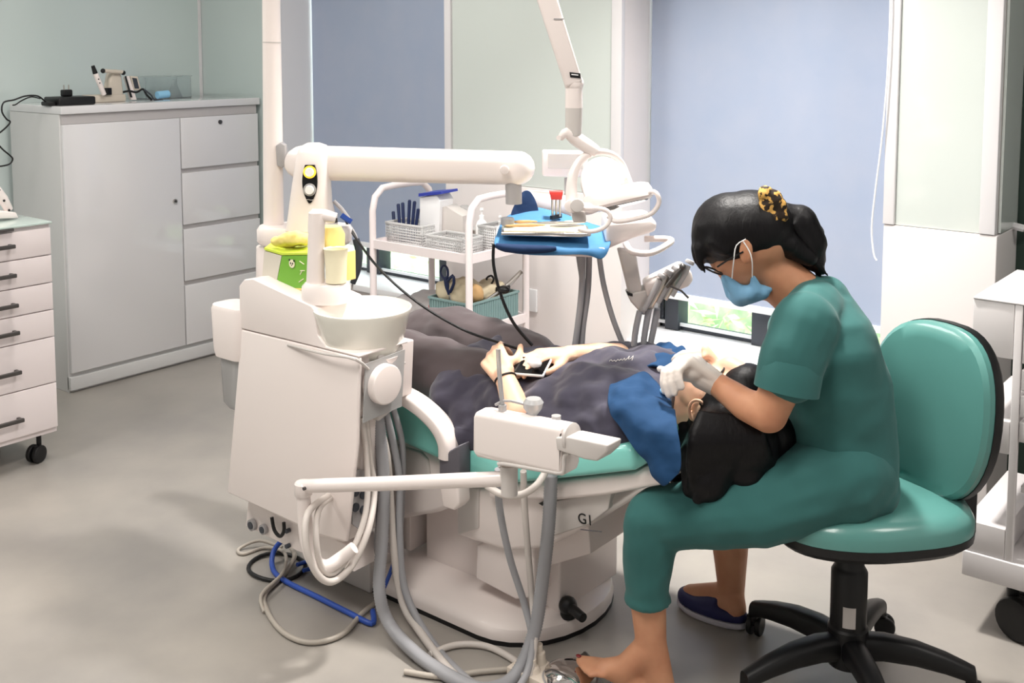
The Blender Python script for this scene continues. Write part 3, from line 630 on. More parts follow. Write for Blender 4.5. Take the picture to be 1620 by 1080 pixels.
# holder head: a rounded bar
b = MB(); L = H_(768, 681); Rr = H_(900, 708); ux = (Rr-L).normalized(); sd = ux.cross(Zv).normalized(); up = sd.cross(ux)*-1
up = Zv
sec = [(0.032, 0.042), (0.026, 0.050), (0.0, 0.052), (-0.026, 0.046), (-0.034, 0.030), (-0.034, -0.040), (-0.026, -0.052), (0.026, -0.052), (0.034, -0.040)]
def hd(p, k): return [p + sd*a*k + up*c_*k for a, c_ in sec]
b.rings([hd(L-ux*0.012, 0.80), hd(L-ux*0.006, 0.94), hd(L, 1), hd(Rr+ux*0.0, 1), hd(Rr+ux*0.004, 0.97)]); b.build('instrument_rest', 'unit_white', t, bev=0.006)
b = MB(); b.lathe(H_(896, 690, -.014)+ux*0.010, [(0.030, 0), (0.030, 0.006), (0.026, 0.008)], 28, ax=ux); b.build('end_cap', 'unit_grey', t)
# angled key pad on the right end
b = MB(); b.prism([H_(878, 692, -.04), H_(900, 691, -.04), H_(962, 704, -.04), H_(960, 716, -.04), H_(944, 730, -.04), H_(925, 727, -.04), H_(880, 712, -.04)], V((0, 0.05, 0))); b.build('key_pad', 'unit_grey', t, bev=0.004)
b = MB(); b.tube([H_(792, 738, -.03), H_(794, 733, -.03), H_(860, 744, -.03), H_(888, 748, -.03), H_(892, 740, -.03), H_(893, 722, -.03), H_(900, 716, -.03)], 0.0045, 10, sp=3); b.build('under_frame', 'unit_grey', t)
# suction fittings above the head
b = MB(); p = H_(843, 655, .02); b.loft([(p, Rv*.010, Fh*.010), (H_(843, 645, .02), Rv*.020, Fh*.020), (H_(844, 636, .02), Rv*.022, Fh*.022), (H_(844, 630, .02), Rv*.016, Fh*.016)], 16); b.build('clear_suction_cup', 'smoke_plastic', t)
for p, q, r in ((H_(795, 662), H_(795, 640), .009), (H_(880, 675, .02), H_(880, 657, .02), .010)): b = MB(); b.cyl(p, q, r); b.build('suction_tip', 'smoke_plastic', t)
b = MB(); b.tube([H_(784, 640), H_(796, 634), H_(808, 634), H_(833, 640, .02)], 0.003, 8); b.build('wire_clip', 'unit_midgrey', t)
b = MB(); b.tube([H_(795, 642), H_(790, 590), H_(788, 552)], 0.005, 8); b.build('glass_straw', 'smoke_plastic', t)

# hoses
def onfloor(pts, r):     # a hose cannot sink below the floor
    return [p if p.z >= r else C0+(p-C0)*((r-CH)/(p.z-CH)) for p in (V(q) for q in pts)]
def hose(name, pts, r, m, par=t, n=12, **k):
    pts = onfloor(pts, r+0.002)
    b = MB(); b.tube(pts, r, n, sp=6); return b.build(name, m, par, **k)
def ribbed(name, pts, r, m, par=t, pitch=0.007):
    P, _ = spline(onfloor(pts, r+0.003), [1]*len(pts), 10)
    # resample evenly
    R_ = [P[0]]; need = pitch/2; 
    for a, c_ in zip(P, P[1:]):
        seg = (c_-a).length; pos = 0
        while seg-pos >= need: pos += need; R_.append(a+(c_-a)*(pos/seg)); need = pitch/2
        need -= seg-pos
    rs = [r*(1 if i % 2 else 0.90) for i in range(len(R_))]
    b = MB(); b.tube(R_, rs, 14); return b.build(name, m, par, sharp=0)
XH = XN+0.02
ribbed('suction_hose', [PD(598, 655, 2.66), PD(607, 760, 2.66), PD(605, 850, 2.66), PD(600, 930, 2.62), PD(615, 985, 2.60), PD(660, 1035, 2.50), PD(720, 1074, 2.42), PD(770, 1090, 2.40), PD(815, 1068, 2.42), PD(845, 1000, 2.45), PD(858, 920, 2.46), PD(868, 830, 2.46), PD(872, 750, 2.46)], 0.0165, 'hose_grey')
hose('hose', [PD(610, 650, 2.68), PD(622, 700, 2.69), PD(632, 760, 2.70), PD(632, 830, 2.70), PD(640, 930, 2.68), PD(680, 1010, 2.62), PD(740, 1075, 2.5), PD(800, 1110, 2.45)], 0.0095, 'hose_grey')
hose('hose', [PD(590, 652, 2.65), PD(612, 720, 2.68), PD(622, 860, 2.69), PD(636, 950, 2.68), PD(665, 1000, 2.6), PD(712, 1060, 2.5), PD(760, 1100, 2.45)], 0.010, 'hose_light')
hose('hose', [PD(622, 645, 2.70), PD(636, 700, 2.71), PD(637, 770, 2.73), PD(632, 850, 2.76), PD(624, 905, 2.7)], 0.008, 'hose_grey')
hose('hose', [PD(578, 655, 2.62), PD(586, 730, 2.62), PD(592, 780, 2.62), PD(582, 840, 2.56), PD(556, 895, 2.52), PD(525, 920, 2.48), PD(500, 905, 2.46), PD(484, 860, 2.46), PD(488, 810, 2.50), PD(520, 784, 2.60)], 0.0085, 'hose_light')
hose('hose', [PD(572, 660, 2.60), PD(580, 720, 2.60), PD(580, 800, 2.58), PD(562, 860, 2.54), PD(530, 905, 2.50), PD(508, 895, 2.48), PD(500, 850, 2.48), PD(505, 805, 2.54), PD(528, 784, 2.62)], 0.0075, 'hose_light')
hose('hose', [PD(585, 655, 2.68), PD(596, 700, 2.69), PD(600, 770, 2.70), PD(596, 860, 2.70), PD(600, 900, 2.70)], 0.007, 'hose_grey')
hose('hose', [PD(788, 742, 2.44), PD(790, 800, 2.46), PD(806, 880, 2.48), PD(828, 950, 2.48), PD(842, 1010, 2.44), PD(835, 1060, 2.40), PD(815, 1095, 2.38)], 0.0085, 'hose_grey')
hose('hose', [PD(828, 745, 2.48), PD(830, 800, 2.50), PD(836, 880, 2.50), PD(842, 950, 2.48), PD(846, 1010, 2.44), PD(838, 1070, 2.4)], 0.0080, 'hose_light')
hose('hose', [PD(770, 768, 2.44), PD(795, 782, 2.42), PD(825, 782, 2.42), PD(848, 768, 2.42), PD(862, 748, 2.44)], 0.0085, 'hose_light')
hose('hose', [PD(900, 745, 2.50), PD(915, 742, 2.50), PD(926, 728, 2.50)], 0.006, 'hose_grey')
FZ = lambda x, y, z=0.008: PZ(x, y, z)
hose('floor_hose', [FZ(680, 1035), FZ(720, 1020), FZ(770, 1022), FZ(815, 1045), FZ(825, 1062)], 0.008, 'hose_light')
hose('floor_hose', [FZ(640, 1062), FZ(700, 1070), FZ(760, 1062), FZ(810, 1058)], 0.007, 'cable_beige')
b = MB(); b.tube([FZ(458, 862, 0.02), FZ(466, 880, 0.02), FZ(452, 905, 0.008), FZ(420, 938, 0.008), FZ(422, 965, 0.008), FZ(448, 1000, 0.008), FZ(490, 1016, 0.008), FZ(540, 1004, 0.008), FZ(575, 968, 0.008), FZ(600, 950, 0.008)], 0.0068, 10, sp=6)
b.build('beige_cable', 'cable_beige', label='beige cable looping widely over the floor left of the base plate', category='cable')
b = MB(); b.tube([FZ(446, 866, 0.012), FZ(410, 855, 0.02), FZ(378, 868, 0.006), FZ(385, 876, 0.006), FZ(420, 866, 0.006), FZ(450, 874, 0.026), FZ(448, 905, 0.024), FZ(414, 940, 0.022), FZ(418, 968, 0.006)], 0.005, 10, sp=6)
b.build('beige_cable', 'cable_beige', label='thin beige cable coiled on the floor at the foot of the unit', category='cable')
b = MB(); b.tube([PZ(468, 844, 0.09), FZ(445, 856, .06), FZ(432, 875, 0.03), FZ(432, 900, 0.008), FZ(450, 918, 0.008), FZ(500, 943, 0.008), FZ(550, 968, 0.008), FZ(588, 986, 0.008), FZ(590, 966, 0.008)], 0.0075, 10, sp=6)
b.build('blue_air_hose', 'cable_blue', label='bright blue air hose running across the floor toward the base plate', category='hose')
b = MB(); b.tube([PD(590, 792, 2.72), PD(612, 822, 2.72), PD(622, 850, 2.73), PD(624, 885, 2.74), PD(606, 934, 2.72)], 0.0055, 10, sp=4); b.build('blue_tube', 'cable_blue', t)
b = MB(); pts = []
for i in range(26):
    a = i/25*2*PI*1.0; c_ = FZ(438, 896, 0.006); pts.append(c_ + V((0.088*math.cos(a), 0.075*math.sin(a), 0.0+0.002*math.sin(3*a))))
b.tube(pts, 0.0058, 10, closed=False); b.build('black_cable', 'black', label='coil of black cable on the floor below the connection box', category='cable')
b = MB(); b.tube([PD(516, 862, 2.85), PD(514, 878, 2.85), PD(505, 890, 2.85)], 0.004, 8); b.build('black_lead', 'black', t)
b = MB(); b.tube([FZ(470, 893, 0.018), FZ(490, 888, 0.014), FZ(505, 895, 0.008), FZ(480, 902, 0.018)], 0.006, 10, sp=5); b.build('blue_cable_end', 'cable_blue', label='short blue cable end tangled in the black coil', category='cable')

# ------------------------------------------------------------------ delivery tray
t2 = thing('delivery_tray', 'white swivel delivery tray hanging from the overhead arm, instrument holster at its right', 'instrument table', PD(870, 395, 2.85))
Dd = 2.80; T = lambda x, y, d=0: PD(x, y, Dd+d)
b = MB(); b.prism([T(782, 384, -.05), T(960, 392, -.05), T(962, 404, -.05), T(945, 408, -.05), T(860, 404, -.05), T(800, 398, -.05), T(784, 392, -.05)], Fh*0.26); b.build('tray_body', 'unit_white', t2, bev=0.008)
b = MB(); b.prism([T(958, 396, -.02), T(1000, 378, -.02), T(1038, 366, -.02), T(1040, 352, -.02), T(1030, 346, -.02), T(960, 352, -.02)], Fh*0.17); b.build('control_console', 'unit_white', t2, bev=0.012)
# handle bracket
b = MB(); b.tube([T(990, 385, -.04), T(1000, 398, -.06), T(1030, 400, -.06), T(1060, 384, -.03), T(1056, 378, 0), T(1020, 378, .02)], 0.0085, 12, sp=4); b.build('side_handle', 'unit_white', t2)
b = MB(); b.prism([T(978, 396), T(1006, 398), T(1016, 458), T(1012, 466), T(996, 468)], Fh*0.05); b.build('holster_stem', 'unit_grey', t2, bev=0.006)
b = MB(); b.prism([T(992, 466, -.006), T(1018, 460, -.006), T(1036, 452, -.006), T(1036, 488, -.006), T(1018, 500, -.006), T(998, 478, -.006)], Fh*0.07); b.build('holster_bracket', 'unit_grey', t2, bev=0.006)
b = MB(); b.prism([T(992, 463, -.008), T(1001, 465, -.008), T(1001, 469, -.008), T(993, 467, -.008)], Fh*0.02); b.build('dark_clip', 'black', t2)
b = MB(); b.prism([T(1020, 448, -.01), T(1080, 419, -.01), T(1094, 428, -.01), T(1098, 444, -.01), T(1090, 454, -.01), T(1040, 474, -.01), T(1022, 470, -.01)], Fh*0.07); b.build('holster', 'unit_white', t2, bev=0.010)
for i in range(5):
    x0_, y0_ = 1040+i*11, 452-i*5.5; x1_, y1_ = x0_-21, y0_+38
    b = MB(); b.tube([T(x0_+4, y0_-10, -.02), T(x0_, y0_, -.02), T(x1_, y1_, -.022)], [0.0085, 0.0095, 0.0065], 12); hp = b.build('handpiece', 'metal' if i % 2 else 'unit_midgrey', t2)
    b = MB(); b.lathe(T(x0_+6, y0_-13, -.02), [(0.012, 0), (0.013, 0.004), (0.011, 0.01)], 14, ax=(T(x0_+6, y0_-13, -.02)-T(x1_, y1_, -.022))); b.build('socket_ring', 'unit_midgrey', hp)
b = MB(); b.tube([T(1054, 454, -.035), T(1070, 434, -.035), T(1079, 424, -.035)], [0.006, 0.008, 0.006], 12); b.ell(T(1080, 422, -.035), 0.009); b.build('dark_handpiece', 'dark_metal', t2)
b = MB(); b.tube([T(1060, 452, -.05), T(1078, 460, -.05), T(1089, 471, -.05)], 0.0028, 8); b.build('steel_probe', 'dark_metal', t2)
for k, P in enumerate([[(1012, 492), (1006, 520), (1003, 548), (1004, 575)], [(1027, 488), (1022, 515), (1018, 545), (1018, 575)], [(1040, 488), (1034, 520), (1029, 548), (1030, 575)]]):
    hose('handpiece_hose', [T(x, y, -.015+.01*k) for x, y in P], 0.0085, 'hose_grey', t2)
for k, P in enumerate([[(922, 405), (920, 460), (914, 515), (906, 570)], [(932, 405), (930, 460), (922, 520), (919, 570)], [(916, 405), (924, 470), (918, 525), (913, 570)]]):
    hose('supply_hose', [T(x, y, .05+.012*k) for x, y in P], 0.0085, 'hose_grey', t2)
hose('supply_hose', [T(948, 405, .03), T(955, 450, .03), T(970, 505, .03), T(992, 560, .03)], 0.0075, 'hose_grey', t2)
b = MB(); b.tube([T(781, 386, -.06), T(781, 420, -.06), T(792, 465, -.06), T(812, 510, -.06), T(842, 546, -.06)], 0.0042, 8, sp=5); cr = b.build('instrument_lead', 'black', t2)
b = MB(); b.ell(T(797, 458, -.062), (0.018, 0.012, 0.010)); b.build('lead_clip', 'black', t2)
# drape on tray (grid in level rows from front hem to the back)
rows = [
 [(786, 396, -.062), (820, 402, -.062), (860, 404, -.062), (900, 403, -.062), (935, 402, -.062), (950, 414, -.06), (962, 400, -.05)],
 [(780, 384, -.062), (820, 387, -.062), (860, 388, -.062), (900, 389, -.062), (935, 390, -.062), (950, 392, -.06), (966, 384, -.04)],
 [(786, 370, .02), (825, 372, .02), (865, 374, .02), (900, 375, .02), (930, 376, .02), (948, 378, .02), (966, 376, .01)],
 [(793, 352, .12), (830, 352, .12), (865, 353, .12), (900, 355, .12), (925, 358, .12), (948, 362, .11), (964, 366, .08)],
 [(800, 344, .22), (832, 326, .22), (862, 330, .22), (896, 342, .21), (922, 350, .21), (946, 356, .19), (962, 362, .15)]]
sheet('blue_tray_drape', [[T(*p) for p in r] for r in rows], 'drape_sky', thick=0.004, wob=0.008, label='light blue cloth draped over the delivery tray', category='cloth')
rows = [[(806, 344, .19), (820, 340, .19), (835, 340, .19), (850, 342, .19)], [(812, 330, .20), (822, 318, .20), (838, 316, .20), (852, 334, .20)], [(824, 308, .21), (830, 301, .21), (838, 301, .21), (846, 314, .21)]]
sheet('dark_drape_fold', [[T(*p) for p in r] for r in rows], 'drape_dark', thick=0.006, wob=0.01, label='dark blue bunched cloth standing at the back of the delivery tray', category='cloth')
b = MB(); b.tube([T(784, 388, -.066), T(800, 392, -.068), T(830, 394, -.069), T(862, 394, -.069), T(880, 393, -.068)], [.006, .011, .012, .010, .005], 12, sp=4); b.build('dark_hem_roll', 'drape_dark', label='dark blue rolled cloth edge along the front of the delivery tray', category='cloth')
# steel instrument tray
tt = thing('steel_tray', 'shallow steel tray of instruments lying on the blue tray cloth', 'tray', T(865, 366, -.01))
b = MB(); b.prism([T(793, 373, -.05), T(920, 376, -.05), T(935, 374, -.05), T(935, 369, -.05), T(793, 367, -.05)], Fh*0.12); b.build('tray_pan', 'chrome', tt, bev=0.003)
b = MB(); b.prism([T(797, 366.6, -.045), T(930, 368, -.045), T(930, 366.5, -.045), T(797, 364.5, -.045)], Fh*0.11); b.build('paper_liner', 'cream', tt)
for i, (x0_, x1_, dd) in enumerate(((800, 862, -.03), (815, 885, -.01), (840, 915, .01), (806, 850, .03), (870, 925, -.035), (880, 928, .02))):
    b = MB(); p0, p1 = T(x0_, 361, dd), T(x1_, 361, dd+.01); p0.z = p1.z = T(865, 361.5, -.045).z+0.005
    b.tube([p0, p0+(p1-p0)*.35, p0+(p1-p0)*.7, p1], [0.002, 0.0045, 0.0045, 0.0015], 8)
    b.build('hand_instrument', 'metal' if i % 3 else 'tan', label=['steel probe at the front left of the steel tray', 'steel tweezers across the middle of the steel tray', 'long steel scaler near the right of the steel tray', 'brown handled instrument at the back left of the steel tray', 'short steel mirror handle at the front right of the steel tray', 'thin steel explorer at the back right of the steel tray'][i] if i % 3 else ['tan handled instrument at the front left of the steel tray', 'tan handled instrument at the back left of the steel tray'][i//3], category='instrument', group='instruments in the steel tray')
b = MB(); c_ = T(803, 352, .01); b.lathe((c_.x, c_.y, T(865, 361.5, -.045).z+0.0005), [(0.017, 0), (0.018, 0.002), (0.018, 0.018), (0.014, 0.020), (0.0, 0.020)], 20)
b.build('gauze_cup', 'hose_grey', label='small round grey cup at the left corner of the steel tray', category='cup')
# red topped bur stand
t3 = thing('bur_stand', 'little rack of burs with a red cover standing behind the tray cloth', 'bur stand', T(880, 332, .16))
b = MB(); b.prism([T(872, 316, .14), T(889, 316, .14), T(891, 303, .14), T(869, 303, .14)], Fh*0.025); b.build('red_cover', 'red', t3, bev=0.002)
b = MB()
for x in (874, 880, 886): b.cyl(T(x, 316, .15), T(x, 342, .15), 0.0035, n=8)
b.build('bur', 'metal', t3)
b = MB(); b.box(T(870, 347, .13), T(890, 341, .13)+Fh*0.03) ; b.build('stand_base', 'black', t3)

# white viewer box behind the lamp
t4 = thing('film_viewer', 'small white X-ray film viewer on a thin post behind the lamp', 'film viewer', PD(893, 275, 3.05))
Vw = lambda x, y, d=0: PD(x, y, 3.05+d)
b = MB(); b.prism([Vw(858, 279), Vw(930, 281), Vw(930, 240), Vw(858, 238)], Fh*0.04); b.build('case', 'unit_white', t4, bev=0.006)
b = MB(); b.prism([Vw(867, 266, -.0015), Vw(922, 268, -.0015), Vw(922, 244, -.0015), Vw(867, 243, -.0015)], Fh*0.002); b.build('viewing_pane', 'unit_grey', t4)
b = MB(); b.cyl(Vw(896, 281, .02), Vw(896, 345, .02), 0.006); b.build('post', 'unit_midgrey', t4)
b = MB(); b.prism([Vw(826, 316, -.02), Vw(832, 306, -.02), Vw(905, 312, -.02), Vw(905, 345, -.02), Vw(826, 345, -.02)], Fh*0.10); b.build('rear_housing', 'unit_white', t4, bev=0.01)

# ------------------------------------------------------------------ dental lamp
DL = 2.62; Q = lambda x, y, d=0: PD(x, y, DL+d)
t = thing('dental_lamp', 'white operating lamp on a jointed arm above the delivery tray', 'dental lamp', PD(905, 200, DL))
b = MB()
def barrect(p, q, w0, w1, dd): 
    ax = (q-p).normalized(); s_ = ax.cross(Fh).normalized()
    f = lambda c, w: [c+s_*w-Fh*dd, c+s_*w+Fh*dd, c-s_*w+Fh*dd, c-s_*w-Fh*dd]
    b.rings([f(p, w0), f(q, w1)])
barrect(Q(828, -120), Q(908, 134), 0.026, 0.022, 0.024); b.build('arm', 'unit_white', t, bev=0.008)
b = MB(); b.tube([Q(828, -120), Q(800, -150), Q(700, -200, .1), pole_top], [0.028, 0.026, 0.026, 0.026], 20); b.build('upper_arm', 'unit_white', t)
b = MB(); p = Q(909, 120, -.026); b.prism([Q(901, 114, -.0265), Q(918, 116, -.0265), Q(919, 124, -.0265), Q(902, 122, -.0265)], Fh*0.004); b.build('label_plate', 'black', t)
b = MB(); b.prism([Q(904, 117, -.0275), Q(915, 118, -.0275), Q(915, 119.5, -.0275), Q(904, 118.5, -.0275)], Fh*0.0008); b.build('label_mark', 'button_white', t)
b = MB(); b.prism([Q(876, 29, -.0262), Q(892, 29, -.0262), Q(892, 31, -.0262), Q(876, 31, -.0262)], Fh*0.003); b.build('seam', 'unit_midgrey', t)
b = MB(); b.ell(Q(908, 132), 0.024); b.lathe(Q(908, 138), [(0.021, 0), (0.0215, -0.05)], 28); b.build('joint_head', 'unit_white', t)
b = MB(); b.cyl(Q(908, 168), Q(907, 214), 0.0212, 0.020); b.build('drop_tube', 'unit_grey', t)
b = MB(); b.tube([Q(886, 220, -.01), Q(896, 210, -.01), Q(912, 220), Q(930, 232), Q(944, 240)], [0.007, 0.013, 0.018, 0.018, 0.014], 16, sp=4); b.cyl(Q(885, 218, -.012), Q(884, 218, -.024), 0.006); b.build('knuckle', 'unit_white', t)
# yoke: large C ring
c0 = Q(948, 292); pts = []
b = MB()
yk = [(905, 330), (904, 300), (908, 272), (922, 250), (945, 240), (968, 244), (984, 258), (994, 280), (1000, 296)]
b.tube([Q(x, y, .012*i-.04) for i, (x, y) in enumerate(yk)], [0.016, 0.014, 0.012, 0.010, 0.009, 0.008, 0.007, 0.006, 0.006], 14, sp=5); b.build('yoke', 'unit_white', t)
b = MB(); n_ = (Rv*0.16-Fh*0.80+Zv*0.45).normalized(); u_ = Rv.copy(); u_ = (u_-n_*u_.dot(n_)).normalized(); w_ = n_.cross(u_)
cc = Q(957, 290, .03)
b.rings([[cc+n_*h+(u_*math.cos(a)*0.062+w_*math.sin(a)*0.072)*k for a in [2*PI*i/36 for i in range(36)]] for h, k in ((-0.010, 0.85), (-0.006, 0.98), (0, 1), (0.002, 0.97))]); b.build('reflector_shield', 'unit_grey', t)
# lamp head: slanted wedge disc
b = MB(); hx = (Q(1032, 300, -.02)-Q(924, 325, -.02)).normalized(); hy = (Fh*0.93-Zv*0.22).normalized(); hy = (hy-hx*hy.dot(hx)).normalized(); hz = hx.cross(hy).normalized()
if hz.z < 0: hz = -hz
hc = Q(978, 316, .01)
def hr(h, kx, ky): return [hc+hz*h+hx*math.copysign(abs(math.cos(a))**.8, math.cos(a))*0.088*kx+hy*math.copysign(abs(math.sin(a))**.8, math.sin(a))*0.062*ky for a in [2*PI*i/40 for i in range(40)]]
b.rings([hr(-0.014, .9, .9), hr(-0.008, 1, 1), hr(0.010, 1, 1), hr(0.024, .93, .9), hr(0.030, .75, .7)]); lh = b.build('lamp_head', 'unit_white', t)
b = MB(); b.rings([hr(-0.0165, .8, .8), hr(-0.0145, .82, .82)]); b.build('lamp_lens', 'clear_plastic', lh)
b = MB(); b.cyl(Q(904, 326, -.06), Q(904, 326, .0), 0.017, n=28); b.tube([Q(908, 330, -.03), Q(935, 330, -.03), Q(950, 326, -.02)], [0.02, 0.014, 0.01], 14); b.build('swivel_hub', 'unit_white', t, bev=0.003)
b = MB(); b.cyl(Q(913, 325, -.062), Q(913, 325, -.072), 0.0165, n=28); b.build('hub_cap', 'unit_grey', t, bev=0.002)
b = MB(); b.tube([Q(1015, 314, -.02), Q(1030, 303, -.03), Q(1040, 308, -.04), Q(1042, 322, -.04), Q(1030, 338, -.04), Q(1005, 346, -.04), Q(975, 350, -.04), Q(962, 342, -.03)], 0.0058, 12, sp=5); b.build('handle', 'unit_white', t)
b = MB(); b.tube([Q(925, 330, -.06), Q(950, 330, -.08), Q(963, 336, -.085), Q(965, 348, -.085), Q(955, 360, -.085), Q(935, 366, -.08), Q(915, 362, -.07)], 0.0055, 12, sp=5); b.build('handle', 'unit_white', t)
b = MB(); b.prism([Q(905, 330, -.05), Q(926, 334, -.05), Q(928, 352, -.05), Q(906, 352, -.05)], Fh*0.03); b.build('hub_bracket', 'unit_grey', t, bev=0.005)

# ------------------------------------------------------------------ things on the unit
zt = 0.905
t = thing('tissue_box', 'green and white tissue box on top of the dental unit', 'tissue box', PY(445, 455, YU+0.03))
B1 = lambda x, y, d=0: PY(x, y, YU+0.05+d)
b = MB(); b.prism([B1(412, 446, .0), B1(438, 455, -.0), B1(483, 456, .0), B1(485, 404), B1(446, 404), B1(415, 391, .03)][:0] or [B1(436, 456), B1(484, 457), B1(486, 404), B1(446, 405)], V((-0.075, 0.075, 0.0))); b.build('box_front', 'tissue_green', t)
b = MB(); b.prism([B1(414, 448, .004), B1(435.5, 456, .0), B1(445.5, 404.5), B1(418, 396, .004)], V((-0.03, 0.06, 0.0))); b.build('box_side', 'tissue_side', t)
b = MB(); b.prism([B1(418, 395, .0), B1(446, 403.5), B1(486, 403), B1(486, 400), B1(446, 400), B1(418, 392)], V((-0.05, 0.07, 0.002))); b.build('box_top', 'tissue_lime', t)
b = MB(); b.prism([B1(436, 458, -.001), B1(484, 459, -.001), B1(484, 456, -.001), B1(436, 455, -.001)], V((0, 0.002, 0))); b.build('lower_stripe', 'yellow', t)
e_ = B1(462, 417, -.0015); b = MB(); b.lathe(e_, [(0.011, 0), (0.011, 0.0012), (0.0, 0.0012)], 20, ax=(0, -1, 0)); b.build('round_emblem', 'cream', t)
b = MB(); b.ell(e_+V((-.004, -.0015, .001)), (.002, .001, .003)); b.ell(e_+V((.004, -.0015, .001)), (.002, .001, .003)); b.ell(e_+V((0, -.0015, -.004)), (.002, .001, .0015)); b.ell(e_+V((-.009, -.001, .009)), (.003, .001, .003)); b.ell(e_+V((.009, -.001, .009)), (.003, .001, .003)); b.build('emblem_mark', 'black', t)
b = MB()
for x, y, dx, dy in ((474, 413, 7, 5), (475, 428, 7, 0), (478, 428, -3, 6), (473, 446, 7, -5)):
    b.tube([B1(x, y, -.001), B1(x+dx, y+dy, -.001)], 0.0012, 6)
b.build('sketched_bamboo', 'cream', t)
b = MB(); b.prism([B1(418, 444, -.003), B1(424, 438, -.003), B1(425, 440, -.003), B1(419, 446, -.003)], V((0, 0.001, 0))); b.build('side_mark', 'frame_dark', t)
b = MB(); b.cap(B1(436, 382, .02), B1(468, 374, .03), .014, .017); b.cap(B1(462, 376, .03), B1(484, 378, .04), .018, .016); b.cap(B1(440, 386, .05), B1(484, 382, .06), .012, .012)
blob(b, 'crumpled_tissue', 'yellow', vox=0.004, fold=(0.02, 0.008), label='pale yellow crumpled tissue lying on the green tissue box', category='tissue')
t = thing('paper_cup', 'small cream cup under the cup filler spout', 'cup', G(530, 447))
b = MB(); b.lathe(G(532, 446, -.012), [(0.026, 0), (0.028, 0.06), (0.031, 0.085), (0.032, 0.087), (0.029, 0.084), (0.024, 0.006), (0, 0.005)], 28); b.build('cup_body', 'cream', t)
b = MB(); b.lathe(G(524, 400, .05), [(0.035, 0), (0.036, 0.05), (0.026, 0.07), (0.0, 0.072)], 26); b.build('yellow_sponge_pack', 'yellow', label='pale yellow round pack behind the cup filler on the unit', category='pack')
b = MB(); b.box(G(541, 446, .03), G(558, 400, .03)+Fh*0.04); b.build('yellow_box', 'yellow', label='narrow yellow box right of the cup on the unit', category='box', bev=0.003)
b = MB(); b.prism([G(529, 371, .045), G(536, 371, .045), G(537, 385, .045), G(531, 384, .045)], Fh*0.03); b.build('black_clip', 'black', label='small black clip hanging below the ring shelf', category='clip')
# ------------------------------------------------------------------ utility trolley by the window
TY = 2.93; n0 = PY(742, 408, TY); xr = n0.x; xl = PY(590, 388, TY).x; zs = n0.z; yb = PX(832, 400, xr).y
z_low = PY(742, 528, TY).z; z_hr = PY(583, 312, TY).z
t = thing('utility_trolley', 'white tube framed trolley crowded with supplies below the window', 'trolley', ((xr+xl)/2, (TY+yb)/2, 0))
for x, lab in ((xr, 0), (xl, 0)):
    b = MB(); h = zs+0.215
    b.tube([(x, TY, 0.07), (x, TY, h-0.09), (x, TY+0.015, h-0.035), (x, TY+0.055, h-0.004), (x, TY+0.12, h), (x, (TY+yb)/2, h), (x, yb-0.12, h), (x, yb-0.055, h-0.004), (x, yb-0.015, h-0.035), (x, yb, h-0.09), (x, yb, 0.07)], 0.0135, 16)
    b.build('end_frame', 'pedestal_white', t)
for z in (zs, z_low, 0.14):
    b = MB(); b.box((xl+.01, TY-0.008, z-0.022), (xr-.01, TY+0.008, z+0.012)); b.box((xl+.01, yb-0.008, z-0.022), (xr-.01, yb+0.008, z+0.012))
    b.box((xr-0.008, TY+.01, z-0.022), (xr+0.008, yb-.01, z+0.012)); b.box((xl-0.008, TY+.01, z-0.022), (xl+0.008, yb-.01, z+0.012)); b.box((xl, TY, z-0.018), (xr, yb, z-0.012))
    b.build('shelf', 'pedestal_white', t)
for x in (xl, xr):
    for y in (TY, yb): caster(t, x, y, 0.072, 0.03)
zt = zs-0.0115; L_ = lambda x, yy: PY(x, 390, yy).x
def basket(name, x0, x1, y0, y1, z, h, m, label, group=None, tz=0.006):
    t_ = thing(name, label, 'basket', ((x0+x1)/2, (y0+y1)/2, z), group)
    b = MB(); th = 0.003
    b.box((x0, y0, z), (x1, y1, z+th)); n = int((x1-x0)/0.009); k = int((y1-y0)/0.009); r = int(h/0.010)
    for i in range(n+1):
        x = x0+(x1-x0)*i/n
        for y in (y0, y1): b.box((x-.0018, y-.0012, z), (x+.0018, y+.0012, z+h))
    for i in range(k+1):
        y = y0+(y1-y0)*i/k
        for x in (x0, x1): b.box((x-.0012, y-.0018, z), (x+.0012, y+.0018, z+h))
    for j in range(r+1):
        q = z+h*j/r
        for y in (y0, y1): b.box((x0, y-.0013, q-.0018), (x1, y+.0013, q+.0018))
        for x in (x0, x1): b.box((x-.0013, y0, q-.0018), (x+.0013, y1, q+.0018))
    b.build('mesh_body', m, t_, sharp=0)
    b = MB()
    for y in (y0, y1): b.box((x0-.004, y-.003, z+h-.006), (x1+.004, y+.003, z+h+.003))
    for x in (x0, x1): b.box((x-.003, y0, z+h-.006), (x+.003, y1, z+h+.003))
    b.build('rim', m, t_, bev=0.0012); return t_
bx0, bx1 = L_(611, 3.0), L_(668, 3.0)
basket('supply_basket', bx0, bx1, 3.0, 3.12, zt, 0.085, 'basket_grey', 'grey mesh basket of dark pens at the left of the trolley top', 'mesh baskets on the trolley top')
cx0, cx1 = L_(676, 2.97), L_(732, 2.97)
basket('supply_basket', cx0, cx1, 2.965, 3.08, zt, 0.065, 'basket_grey', 'low pale mesh basket in the middle front of the trolley top', 'mesh baskets on the trolley top')
basket('supply_basket', xr-0.10, xr-0.02, 3.10, yb-0.03, zt, 0.10, 'basket_grey', 'tall grey mesh basket at the right rear of the trolley top', 'mesh baskets on the trolley top')
labs = ['leftmost dark pen in the grey basket', 'second dark pen from the left in the grey basket', 'tallest dark pen in the grey basket', 'dark pen leaning right in the grey basket', 'short dark pen at the right of the grey basket', 'low black clip end at the left of the grey basket']
